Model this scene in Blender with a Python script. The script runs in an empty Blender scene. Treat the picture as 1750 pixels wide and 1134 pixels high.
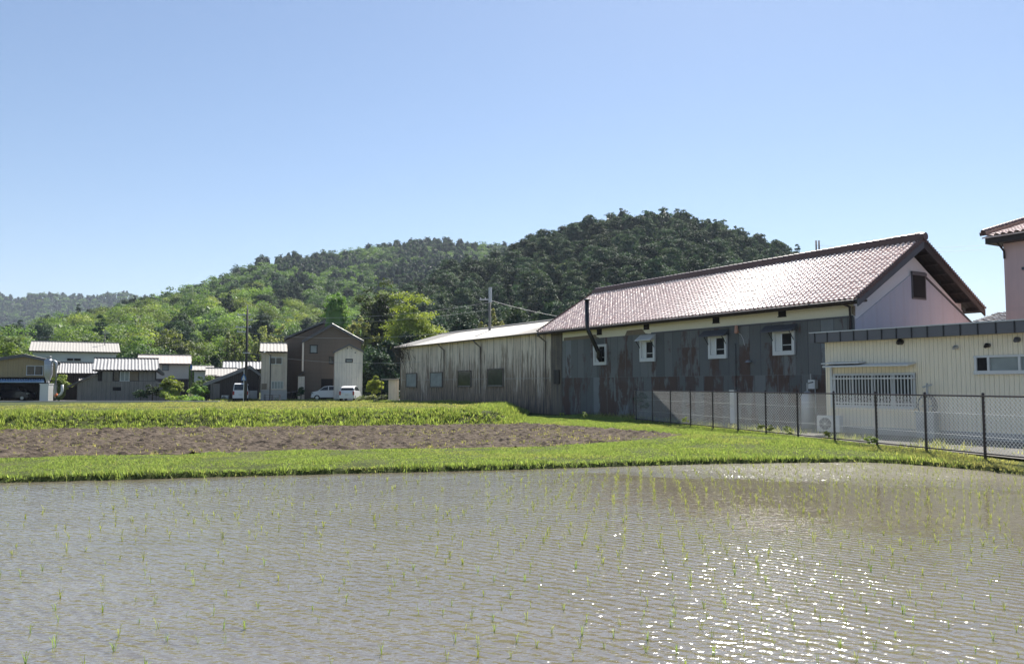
import bpy, math, random
import numpy as np
from mathutils import Vector

# ------------------------------------------------------------------ camera, sky, sun
R = math.radians
F = 1361.0; CX, CY = 875.0, 567.0; EYE = 1.95; PITCH = math.atan((657.0 - CY) / F)
SUN_AZ, SUN_EL = 19.0, 52.0          # azimuth to the right of the view direction (+Y)

scene = bpy.context.scene
col = scene.collection
cam_d = bpy.data.cameras.new('camera'); cam = bpy.data.objects.new('camera', cam_d); col.objects.link(cam)
cam.location = (0, 0, EYE); cam.rotation_euler = (math.pi / 2 + PITCH, 0, 0)
cam_d.sensor_width = 36; cam_d.lens = 28; cam_d.clip_start = 0.1; cam_d.clip_end = 9000
scene.camera = cam

world = bpy.data.worlds.new('World'); scene.world = world; world.use_nodes = True
wn = world.node_tree; bg = wn.nodes['Background']
sky = wn.nodes.new('ShaderNodeTexSky'); sky.sky_type = 'NISHITA'; sky.sun_disc = False
sky.sun_elevation = R(SUN_EL); sky.sun_rotation = R(SUN_AZ)
sky.altitude = 100; sky.air_density = 1.0; sky.dust_density = 0.4; sky.ozone_density = 4.0
tint = wn.nodes.new('ShaderNodeMix'); tint.data_type = 'RGBA'; tint.blend_type = 'MULTIPLY'; tint.inputs[0].default_value = 1; tint.inputs[7].default_value = (0.83, 0.82, 0.80, 1)
wn.links.new(sky.outputs[0], tint.inputs[6]); wn.links.new(tint.outputs[2], bg.inputs[0]); bg.inputs[1].default_value = 0.078

sd = bpy.data.lights.new('sun', 'SUN'); sd.energy = 5.0; sd.angle = R(0.53); sd.color = (1.0, 0.95, 0.87)
sun = bpy.data.objects.new('sun', sd); col.objects.link(sun)
_d = Vector((math.sin(R(SUN_AZ)) * math.cos(R(SUN_EL)), math.cos(R(SUN_AZ)) * math.cos(R(SUN_EL)), math.sin(R(SUN_EL))))
sun.rotation_euler = _d.to_track_quat('Z', 'Y').to_euler(); sun.location = (0, 0, 60)
vs = scene.view_settings; vs.view_transform = 'Standard'; vs.look = 'None'; vs.exposure = 1.05; vs.gamma = 1
scene.cycles.max_bounces = 6; scene.cycles.transparent_max_bounces = 8

random.seed(5); rng = np.random.default_rng(5)

# ------------------------------------------------------------------ helpers
def ray(px, py):
    a = (px - CX) / F; b = (CY - py) / F
    c, s = math.cos(PITCH), math.sin(PITCH)
    return np.array([a, c - b * s, s + b * c])
def P(px, py, Y):
    d = ray(px, py); t = Y / d[1]; return (d[0] * t, Y, EYE + d[2] * t)
def XX(px, Y, py=640): return P(px, py, Y)[0]
def ZZ(py, Y, px=875): return P(px, py, Y)[2]
def onz(px, py, z):
    d = ray(px, py); t = (z - EYE) / d[2]; return (d[0] * t, d[1] * t)
def hit(C, u, px, py):                     # where the pixel meets the vertical plane C + s*u
    d = ray(px, py)
    det = d[0] * (-u[1]) + u[0] * d[1]
    t = (C[0] * (-u[1]) + u[0] * C[1]) / det
    x, y, z = d[0] * t, d[1] * t, EYE + d[2] * t
    return (x - C[0]) * u[0] + (y - C[1]) * u[1], z

def smooth(a, b, x):
    t = np.clip((x - a) / (b - a), 0, 1); return t * t * (3 - 2 * t)
def _h(ix, iy, s):
    v = np.sin(ix * 127.1 + iy * 311.7 + s * 74.7) * 43758.5453; return v - np.floor(v)
def vnoise(x, y, s=0):
    ix, iy = np.floor(x), np.floor(y); fx, fy = x - ix, y - iy
    fx = fx * fx * (3 - 2 * fx); fy = fy * fy * (3 - 2 * fy)
    a, b, c, d = _h(ix, iy, s), _h(ix + 1, iy, s), _h(ix, iy + 1, s), _h(ix + 1, iy + 1, s)
    return (a * (1 - fx) + b * fx) * (1 - fy) + (c * (1 - fx) + d * fx) * fy
def fbm(x, y, s=0, o=4):
    r = 0; amp = 0.5
    for k in range(o): r = r + amp * vnoise(x * 2 ** k, y * 2 ** k, s + k); amp *= 0.5
    return r
def poly_sd(poly, X, Y):                    # signed distance, negative inside
    p = np.array(poly, float); n = len(p); d = np.full(X.shape, 1e9); ins = np.zeros(X.shape, bool)
    for i in range(n):
        a, b = p[i], p[(i + 1) % n]; e = b - a
        t = np.clip(((X - a[0]) * e[0] + (Y - a[1]) * e[1]) / (e @ e), 0, 1)
        d = np.minimum(d, np.hypot(X - a[0] - t * e[0], Y - a[1] - t * e[1]))
        c = ((a[1] > Y) != (b[1] > Y)) & (X < (b[0] - a[0]) * (Y - a[1]) / (b[1] - a[1] + 1e-12) + a[0])
        ins ^= c
    return np.where(ins, -d, d)

def tag(o, label=None, cat=None, group=None, kind=None):
    if label: o['label'] = label
    if cat: o['category'] = cat
    if group: o['group'] = group
    if kind: o['kind'] = kind
    return o
def thing(name, label, cat, loc=(0, 0, 0), rz=0, group=None):
    o = bpy.data.objects.new(name, None); col.objects.link(o); o.empty_display_size = 0.3
    o.location = loc; o.rotation_euler = (0, 0, rz); return tag(o, label, cat, group)
def npmesh(name, V, Fq, mats, cols=None, midx=None, smooth_=False):
    V = np.asarray(V, np.float32); Fq = np.asarray(Fq, np.int32); k = Fq.shape[1]; n = len(Fq)
    me = bpy.data.meshes.new(name)
    me.vertices.add(len(V)); me.vertices.foreach_set('co', V.ravel())
    me.loops.add(n * k); me.loops.foreach_set('vertex_index', Fq.ravel())
    me.polygons.add(n); me.polygons.foreach_set('loop_start', np.arange(n, dtype=np.int32) * k)
    try: me.polygons.foreach_set('loop_total', np.full(n, k, np.int32))
    except Exception: pass
    if midx is not None: me.polygons.foreach_set('material_index', np.asarray(midx, np.int32))
    me.polygons.foreach_set('use_smooth', np.full(n, bool(smooth_)))
    me.update(calc_edges=True)
    if cols is not None:
        at = me.attributes.new('col', 'FLOAT_COLOR', 'POINT')
        c4 = np.ones((len(V), 4), np.float32); c4[:, :3] = cols; at.data.foreach_set('color', c4.ravel())
    for m in (mats if isinstance(mats, (list, tuple)) else [mats]): me.materials.append(m)
    return me
def link(name, me, parent=None):
    o = bpy.data.objects.new(name, me); col.objects.link(o); o.parent = parent; return o

class MB:
    def __init__(s): s.v = []; s.f = []
    def add(s, vs_, fs):
        n = len(s.v); s.v += [tuple(map(float, v)) for v in vs_]; s.f += [tuple(i + n for i in f) for f in fs]; return s
    def box(s, x0, x1, y0, y1, z0, z1):
        x0, x1 = min(x0, x1), max(x0, x1); y0, y1 = min(y0, y1), max(y0, y1); z0, z1 = min(z0, z1), max(z0, z1)
        return s.add([(x0, y0, z0), (x1, y0, z0), (x1, y1, z0), (x0, y1, z0), (x0, y0, z1), (x1, y0, z1), (x1, y1, z1), (x0, y1, z1)],
                     [(0, 3, 2, 1), (4, 5, 6, 7), (0, 1, 5, 4), (1, 2, 6, 5), (2, 3, 7, 6), (3, 0, 4, 7)])
    def prism(s, pts, axis, a, b):          # polygon (2D) extruded along axis from a to b
        n = len(pts)
        def mk(p, t): return {'x': (t, p[0], p[1]), 'y': (p[0], t, p[1]), 'z': (p[0], p[1], t)}[axis]
        vs_ = [mk(p, a) for p in pts] + [mk(p, b) for p in pts]
        fs = [tuple(range(n))[::-1], tuple(range(n, 2 * n))] + [(i, (i + 1) % n, n + (i + 1) % n, n + i) for i in range(n)]
        return s.add(vs_, fs)
    def hexa(s, lo, hi):                    # 4 lower + 4 upper points
        return s.add(list(lo) + list(hi), [(0, 3, 2, 1), (4, 5, 6, 7), (0, 1, 5, 4), (1, 2, 6, 5), (2, 3, 7, 6), (3, 0, 4, 7)])
    def bar(s, p, q, w, h=None, up=(0, 0, 1)):
        p, q = Vector(p), Vector(q); d = (q - p).normalized(); h = w if h is None else h
        a = d.cross(Vector(up)); a = a.normalized() if a.length > 1e-4 else d.cross(Vector((1, 0, 0))).normalized()
        b = a.cross(d).normalized(); a = a * w / 2; b = b * h / 2
        return s.hexa([p - a - b, p + a - b, p + a + b, p - a + b], [q - a - b, q + a - b, q + a + b, q - a + b])
    def tube(s, pts, rad, n=8, cap=True):
        pts = [Vector(p) for p in pts]; rr = rad if isinstance(rad, (list, tuple)) else [rad] * len(pts)
        base = len(s.v); ref = None
        for i, p in enumerate(pts):
            d = (pts[min(i + 1, len(pts) - 1)] - pts[max(i - 1, 0)]).normalized()
            if ref is None: ref = Vector((0, 0, 1)) if abs(d.z) < 0.9 else Vector((1, 0, 0))
            a = d.cross(ref).normalized(); b = a.cross(d).normalized(); ref = -a.cross(d).normalized() if False else ref
            for k in range(n):
                t = 2 * math.pi * k / n; s.v.append(tuple(p + (a * math.cos(t) + b * math.sin(t)) * rr[i]))
        for i in range(len(pts) - 1):
            for k in range(n):
                q = base + i * n; s.f.append((q + k, q + (k + 1) % n, q + n + (k + 1) % n, q + n + k))
        if cap:
            s.f.append(tuple(base + k for k in range(n))[::-1]); q = base + (len(pts) - 1) * n; s.f.append(tuple(q + k for k in range(n)))
        return s
    def lathe(s, prof, c, n=20):
        base = len(s.v)
        for r, z in prof:
            for k in range(n):
                t = 2 * math.pi * k / n; s.v.append((c[0] + r * math.cos(t), c[1] + r * math.sin(t), c[2] + z))
        for i in range(len(prof) - 1):
            for k in range(n):
                q = base + i * n; s.f.append((q + k, q + (k + 1) % n, q + n + (k + 1) % n, q + n + k))
        s.f.append(tuple(base + k for k in range(n))[::-1]); q = base + (len(prof) - 1) * n; s.f.append(tuple(q + k for k in range(n)))
        return s
    def sheet(s, o, a, la, b, lb, pitch, amp, row=0, step=0.02, per=6, th=0.04, sag=0.0, jag=0.0):
        """ribbed / tiled sheet: origin o, unit dir a (across ribs) length la, unit dir b (up the slope) length lb"""
        o, a, b = np.array(o, float), np.array(a, float), np.array(b, float); nrm = np.cross(a, b); nrm /= np.linalg.norm(nrm)
        if nrm[2] < 0: nrm = -nrm
        na = max(2, int(la / pitch * per)); A = np.linspace(0, la, na + 1)
        if row:
            nr = max(1, int(round(lb / row))); B = []; H = []
            for i in range(nr): B += [i * lb / nr, (i + 0.97) * lb / nr]; H += [step, 0.0]
            B = np.array(B); H = np.array(H)
        else: nr = max(1, int(lb / 1.2)); B = np.linspace(0, lb, nr + 1); H = np.zeros(nr + 1)
        ph = A / pitch * 2 * math.pi
        prof = amp * (np.sin(ph) + (0.35 * np.sin(2 * ph + 0.8) if row else 0))
        g = o + A[None, :, None] * a + B[:, None, None] * b + (prof[None, :, None] + H[:, None, None]) * nrm
        if sag: g = g - sag * (np.sin(np.pi * A / la)[None, :, None]) * np.array([0, 0, 1.0]) + 0.02 * sag * np.sin(A * 3.1)[None, :, None] * nrm
        if row:
            jr = np.random.default_rng(3); cidx = (A / pitch).astype(int)
            jt = jr.normal(0, 0.006, (nr + 1, cidx.max() + 2))
            g = g + jt[(np.arange(len(B)) // 2)[:, None], cidx[None, :]][..., None] * nrm
        base = len(s.v); m = na + 1
        s.v += [tuple(p) for p in g.reshape(-1, 3)]
        for i in range(len(B) - 1):
            for j in range(na): q = base + i * m + j; s.f.append((q, q + 1, q + m + 1, q + m))
        c = [o - nrm * (amp + .004), o + a * la - nrm * (amp + .004), o + a * la + b * lb - nrm * (amp + .004), o + b * lb - nrm * (amp + .004)]
        s.hexa([p - nrm * th for p in c], c)
        return s
    def build(s, name, mat, parent=None, smooth_=False):
        me = bpy.data.meshes.new(name); me.from_pydata(s.v, [], s.f); me.update()
        if smooth_:
            me.polygons.foreach_set('use_smooth', np.ones(len(me.polygons), bool))
        me.materials.append(mat); return link(name, me, parent)

# ------------------------------------------------------------------ materials
def new_mat(name):
    m = bpy.data.materials.new(name); m.use_nodes = True; return m, m.node_tree, m.node_tree.nodes['Principled BSDF']
def nd(nt, t, **kw):
    n = nt.nodes.new(t)
    for k, v in kw.items():
        if k.startswith('i_'): n.inputs[k[2:].replace('_', ' ')].default_value = v
        else: setattr(n, k, v)
    return n
def c4(c): return (c[0], c[1], c[2], 1)
def mapping(nt, scale=(1, 1, 1), coord='Object', loc=(0, 0, 0)):
    tc = nd(nt, 'ShaderNodeTexCoord'); mp = nd(nt, 'ShaderNodeMapping'); mp.inputs['Scale'].default_value = scale; mp.inputs['Location'].default_value = loc
    nt.links.new(tc.outputs[coord], mp.inputs[0]); return mp.outputs[0]
def noise(nt, vec, scale, detail=4, rough=0.6):
    n = nd(nt, 'ShaderNodeTexNoise', i_Scale=scale, i_Detail=detail, i_Roughness=rough); nt.links.new(vec, n.inputs['Vector']); return n.outputs['Fac']
def ramp(nt, fac, stops):
    r = nd(nt, 'ShaderNodeValToRGB'); el = r.color_ramp.elements
    while len(el) > 1: el.remove(el[0])
    el[0].position = stops[0][0]; el[0].color = c4(stops[0][1]) if hasattr(stops[0][1], '__len__') else (stops[0][1],) * 3 + (1,)
    for p, c in stops[1:]:
        e = el.new(p); e.color = c4(c) if hasattr(c, '__len__') else (c, c, c, 1)
    nt.links.new(fac, r.inputs[0]); return r.outputs[0]
def mixc(nt, fac, a, b, mode='MIX'):
    m = nd(nt, 'ShaderNodeMix', data_type='RGBA', blend_type=mode)
    for s, v in ((m.inputs[0], fac), (m.inputs[6], a), (m.inputs[7], b)):
        if isinstance(v, (int, float)): s.default_value = v
        elif isinstance(v, (tuple, list)): s.default_value = c4(v)
        else: nt.links.new(v, s)
    return m.outputs[2]
def mth(nt, op, a, b=None, c=None):
    m = nd(nt, 'ShaderNodeMath', operation=op)
    for s, v in zip(m.inputs, (a, b, c)):
        if v is None: continue
        if isinstance(v, (int, float)): s.default_value = v
        else: nt.links.new(v, s)
    return m.outputs[0]
def bump(nt, bsdf, h, strength=0.5, dist=0.05):
    b = nd(nt, 'ShaderNodeBump', i_Strength=strength, i_Distance=dist); nt.links.new(h, b.inputs['Height']); nt.links.new(b.outputs[0], bsdf.inputs['Normal'])

def mat_plain(name, c, rough=0.7, metal=0.0, var=0.25, scale=3.0, bmp=0.0, spec=0.5):
    m, nt, b = new_mat(name); v = mapping(nt)
    f = noise(nt, v, scale, 5); col_ = mixc(nt, f, tuple(x * (1 - var) for x in c), tuple(min(1, x * (1 + var)) for x in c))
    f2 = noise(nt, v, scale * 7, 3); col_ = mixc(nt, mth(nt, 'MULTIPLY', f2, 0.25), col_, tuple(x * 0.6 for x in c))
    nt.links.new(col_, b.inputs['Base Color']); b.inputs['Roughness'].default_value = rough; b.inputs['Metallic'].default_value = metal
    b.inputs['Specular IOR Level'].default_value = spec
    if bmp: bump(nt, b, f2, bmp, 0.02)
    return m
def mat_glass(name, c=(0.03, 0.035, 0.04), rough=0.08):
    m, nt, b = new_mat(name); b.inputs['Base Color'].default_value = c4(c); b.inputs['Roughness'].default_value = rough
    v = mapping(nt); f = noise(nt, v, 1.3, 2)
    nt.links.new(mixc(nt, f, tuple(x * .5 for x in c), tuple(x * 1.6 for x in c)), b.inputs['Base Color']); return m
def mat_siding(name, base, dark, pitch=0.3, axis=0, horiz=None, stain=0.3, stain_col=(0.05, 0.045, 0.045), rough=0.7, rib=0.5, streak=0.9):
    """vertical ribbed / panelled siding with grime; coordinates along local axis"""
    m, nt, b = new_mat(name); v = mapping(nt); sp = nd(nt, 'ShaderNodeSeparateXYZ'); nt.links.new(v, sp.inputs[0])
    a = sp.outputs[axis]; z = sp.outputs[2]
    fr = mth(nt, 'FRACT', mth(nt, 'DIVIDE', a, pitch)); line = mth(nt, 'LESS_THAN', mth(nt, 'ABSOLUTE', mth(nt, 'SUBTRACT', fr, 0.5)), 0.07)
    vs_ = mapping(nt, (streak * 3, streak * 3, 0.25)); st = noise(nt, vs_, 1.6, 6, 0.65); st2 = noise(nt, v, 0.7, 4)
    c = mixc(nt, mth(nt, 'MULTIPLY', line, rib), base, dark)
    sm = ramp(nt, mth(nt, 'ADD', mth(nt, 'MULTIPLY', st, 0.7), mth(nt, 'MULTIPLY', st2, 0.4)), [(0.55 - 0.2 * stain, 0.0), (0.75 - 0.1 * stain, 1.0)])
    c = mixc(nt, mth(nt, 'MULTIPLY', sm, min(1, stain * 1.6)), c, stain_col)
    if horiz:
        fz = mth(nt, 'FRACT', mth(nt, 'DIVIDE', z, horiz)); c = mixc(nt, mth(nt, 'MULTIPLY', mth(nt, 'LESS_THAN', fz, 0.06), 0.5), c, dark)
    nt.links.new(c, b.inputs['Base Color']); b.inputs['Roughness'].default_value = rough
    w = mth(nt, 'SINE', mth(nt, 'MULTIPLY', a, 2 * math.pi / (pitch / 2))); bump(nt, b, w, 0.35, 0.02)
    return m
def mat_shed_wall():
    """weathered cement board: pale cream at the top, black rain streaks and brown grime rising from below"""
    m, nt, b = new_mat('shed_board'); v = mapping(nt); sp = nd(nt, 'ShaderNodeSeparateXYZ'); nt.links.new(v, sp.inputs[0])
    x, z = sp.outputs[0], sp.outputs[2]
    pid = mth(nt, 'FLOOR', mth(nt, 'DIVIDE', x, 0.9))
    fr = mth(nt, 'FRACT', mth(nt, 'DIVIDE', x, 0.9)); seam = mth(nt, 'LESS_THAN', fr, 0.06)
    wn_ = nd(nt, 'ShaderNodeTexWhiteNoise', noise_dimensions='1D'); nt.links.new(pid, wn_.inputs['W']); pv = wn_.outputs['Value']
    st = ramp(nt, noise(nt, mapping(nt, (3.2, 1, 0.22)), 1.5, 6, 0.7), [(.3, 0.), (.7, 1.)])
    st2 = noise(nt, mapping(nt, (0.8, 1, 0.5)), 1.0, 4, 0.6)
    st3 = noise(nt, mapping(nt, (9, 1, 0.5)), 1.5, 4, 0.7)
    # grime height grows from below
    low = mth(nt, 'DIVIDE', mth(nt, 'SUBTRACT', 5.2, z), 4.8)
    g = mth(nt, 'ADD', mth(nt, 'MULTIPLY', st, 0.75), mth(nt, 'MULTIPLY', low, 0.55))
    g = mth(nt, 'ADD', g, mth(nt, 'MULTIPLY', mth(nt, 'SUBTRACT', st2, 0.5), 0.5)); g = mth(nt, 'ADD', g, mth(nt, 'MULTIPLY', mth(nt, 'SUBTRACT', pv, 0.5), 0.16))
    top = mixc(nt, pv, (0.68, 0.57, 0.47), (0.84, 0.73, 0.61))
    c = mixc(nt, ramp(nt, g, [(0.49, 0.0), (0.72, 1.0)]), top, (0.31, 0.235, 0.175))
    c = mixc(nt, ramp(nt, mth(nt, 'ADD', mth(nt, 'MULTIPLY', st3, 0.8), mth(nt, 'MULTIPLY', low, 0.22)), [(0.53, 0.0), (0.64, 0.7)]), c, (0.05, 0.042, 0.036))
    rust = noise(nt, mapping(nt, (1.4, 1, 0.3), loc=(7, 0, 3)), 1.2, 3); c = mixc(nt, ramp(nt, rust, [(0.64, 0.0), (0.70, 0.6)]), c, (0.12, 0.06, 0.05))
    c = mixc(nt, mth(nt, 'MULTIPLY', seam, 0.65), c, (0.035, 0.03, 0.03))
    band = mth(nt, 'LESS_THAN', mth(nt, 'ABSOLUTE', mth(nt, 'SUBTRACT', z, 2.35)), 0.035); c = mixc(nt, mth(nt, 'MULTIPLY', band, 0.45), c, (0.4, 0.38, 0.34))
    nt.links.new(c, b.inputs['Base Color']); b.inputs['Roughness'].default_value = 0.9
    bump(nt, b, mth(nt, 'SINE', mth(nt, 'MULTIPLY', x, 48)), 0.4, 0.02); return m
def mat_rusty_wall():
    """blue-grey painted iron sheets, each sheet its own tone, brown rust patches"""
    m, nt, b = new_mat('rusty_sheet'); v = mapping(nt); sp = nd(nt, 'ShaderNodeSeparateXYZ'); nt.links.new(v, sp.inputs[0])
    x, z = sp.outputs[0], sp.outputs[2]
    row = mth(nt, 'FLOOR', mth(nt, 'DIVIDE', mth(nt, 'ADD', z, 1.65), 4.0)); rowz = mth(nt, 'FRACT', mth(nt, 'DIVIDE', mth(nt, 'ADD', z, 1.65), 4.0))
    xs = mth(nt, 'ADD', x, mth(nt, 'MULTIPLY', row, 0.37))
    pid = mth(nt, 'FLOOR', mth(nt, 'DIVIDE', xs, 0.62)); fr = mth(nt, 'FRACT', mth(nt, 'DIVIDE', xs, 0.62))
    cb = nd(nt, 'ShaderNodeCombineXYZ'); nt.links.new(pid, cb.inputs[0]); nt.links.new(row, cb.inputs[1])
    w = nd(nt, 'ShaderNodeTexWhiteNoise', noise_dimensions='3D'); nt.links.new(cb.outputs[0], w.inputs[0]); pv = w.outputs['Value']
    cl = mixc(nt, pv, (0.108, 0.112, 0.114), (0.215, 0.220, 0.220))
    pale = mth(nt, 'GREATER_THAN', pv, 0.86); cl = mixc(nt, mth(nt, 'MULTIPLY', pale, 0.5), cl, (0.22, 0.25, 0.27))
    big = noise(nt, mapping(nt, (1.3, 1, 0.45)), 0.9, 6, 0.7); fine = noise(nt, mapping(nt, (5, 1, 0.8)), 2.0, 5, 0.7); big = ramp(nt, big, [(.28, 0.), (.72, 1.)])
    r = mth(nt, 'ADD', mth(nt, 'MULTIPLY', big, 0.70), mth(nt, 'MULTIPLY', fine, 0.25))
    r = mth(nt, 'ADD', r, mth(nt, 'MULTIPLY', mth(nt, 'SUBTRACT', mth(nt, 'FRACT', mth(nt, 'MULTIPLY', pv, 7.31)), 0.35), 0.25))
    r = mth(nt, 'ADD', r, mth(nt, 'MULTIPLY', mth(nt, 'LESS_THAN', z, 2.35), 0.10))
    r = mth(nt, 'SUBTRACT', r, mth(nt, 'MULTIPLY', mth(nt, 'GREATER_THAN', z, 3.75), 0.08))
    rc = mixc(nt, fine, (0.052, 0.028, 0.023), (0.130, 0.076, 0.058))
    c = mixc(nt, ramp(nt, r, [(0.53, 0.0), (0.64, 0.95)]), cl, rc)
    wash = noise(nt, v, 0.5, 3); c = mixc(nt, ramp(nt, wash, [(0.5, 0.0), (0.7, 0.45)]), c, (0.14, 0.15, 0.16))
    seam = mth(nt, 'LESS_THAN', fr, 0.05); c = mixc(nt, mth(nt, 'MULTIPLY', seam, 0.5), c, (0.02, 0.018, 0.02))
    seam2 = mth(nt, 'GREATER_THAN', fr, mth(nt, 'SUBTRACT', 1.0, mth(nt, 'MULTIPLY', mth(nt, 'GREATER_THAN', mth(nt, 'FRACT', mth(nt, 'MULTIPLY', pv, 3.7)), 0.8), 0.06)))
    c = mixc(nt, mth(nt, 'MULTIPLY', seam2, 0.4), c, (0.3, 0.3, 0.3))
    hs = mth(nt, 'LESS_THAN', rowz, 0.008); c = mixc(nt, mth(nt, 'MULTIPLY', hs, 0.25), c, (0.2, 0.21, 0.22))
    nt.links.new(c, b.inputs['Base Color']); b.inputs['Roughness'].default_value = 0.55; b.inputs['Specular IOR Level'].default_value = 0.35
    bump(nt, b, mth(nt, 'SINE', mth(nt, 'MULTIPLY', x, 82)), 0.5, 0.015); return m
def mat_tile(name, a, bcol, pitch, rough=0.35, row=0.27, moss=0.2):
    m, nt, b = new_mat(name); v = mapping(nt); sc = nd(nt, 'ShaderNodeVectorMath', operation='SNAP'); nt.links.new(v, sc.inputs[0]); sc.inputs[1].default_value = (pitch, row, 50)
    w = nd(nt, 'ShaderNodeTexWhiteNoise', noise_dimensions='3D'); nt.links.new(sc.outputs[0], w.inputs[0])
    f = noise(nt, v, 1.1, 6, 0.65); c = mixc(nt, w.outputs['Value'], a, bcol)
    c = mixc(nt, ramp(nt, f, [(0.56, 0.0), (0.72, moss)]), c, (0.10, 0.095, 0.06))
    f2 = noise(nt, v, 14, 3); c = mixc(nt, mth(nt, 'MULTIPLY', f2, 0.35), c, tuple(x * 0.5 for x in a))
    nt.links.new(c, b.inputs['Base Color']); rr = mth(nt, 'ADD', mth(nt, 'MULTIPLY', w.outputs['Value'], 0.2), rough); nt.links.new(rr, b.inputs['Roughness']); b.inputs['Specular IOR Level'].default_value = 1.0; b.inputs['Coat Weight'].default_value = 0.4 if a[0] > .5 else 0.0; b.inputs['Coat Roughness'].default_value = 0.38
    bump(nt, b, f2, 0.15, 0.01); return m
def mat_foliage(name, trans=0.4, vary=0.35, rough=0.55, spec=0.25):
    m = bpy.data.materials.new(name); m.use_nodes = True; nt = m.node_tree; nt.nodes.clear()
    at = nd(nt, 'ShaderNodeAttribute', attribute_name='col'); oi = nd(nt, 'ShaderNodeObjectInfo')
    hs = nd(nt, 'ShaderNodeHueSaturation'); nt.links.new(at.outputs['Color'], hs.inputs['Color'])
    nt.links.new(mth(nt, 'ADD', 0.5 - 0.03, mth(nt, 'MULTIPLY', oi.outputs['Random'], 0.06)), hs.inputs['Hue'])
    v2 = mth(nt, 'FRACT', mth(nt, 'MULTIPLY', oi.outputs['Random'], 17.3)); nt.links.new(mth(nt, 'ADD', 1 - vary, mth(nt, 'MULTIPLY', v2, 2 * vary)), hs.inputs['Value'])
    hs.inputs['Saturation'].default_value = 0.95
    pr = nd(nt, 'ShaderNodeBsdfPrincipled'); nt.links.new(hs.outputs[0], pr.inputs['Base Color']); pr.inputs['Roughness'].default_value = rough; pr.inputs['Specular IOR Level'].default_value = spec
    tr = nd(nt, 'ShaderNodeBsdfTranslucent'); tc = mixc(nt, 1.0, hs.outputs[0], (1.5, 1.6, 0.7), 'MULTIPLY'); nt.links.new(tc, tr.inputs[0])
    mx = nd(nt, 'ShaderNodeMixShader'); mx.inputs[0].default_value = trans
    nt.links.new(pr.outputs[0], mx.inputs[1]); nt.links.new(tr.outputs[0], mx.inputs[2])
    o = nd(nt, 'ShaderNodeOutputMaterial'); nt.links.new(mx.outputs[0], o.inputs[0]); return m
def mat_ground(name, stops, scale=0.8, rough=0.95, fine=12, bmp=0.6):
    m, nt, b = new_mat(name); v = mapping(nt); f = noise(nt, v, scale, 8, 0.65); c = ramp(nt, f, stops)
    f2 = noise(nt, v, fine, 4); c = mixc(nt, ramp(nt, f2, [(0.35, 0.5), (0.65, 0.0)]), c, tuple(x * 0.45 for x in stops[0][1]))
    nt.links.new(c, b.inputs['Base Color']); b.inputs['Roughness'].default_value = rough; b.inputs['Specular IOR Level'].default_value = 0.15
    bump(nt, b, f2, bmp, 0.06); return m
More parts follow.
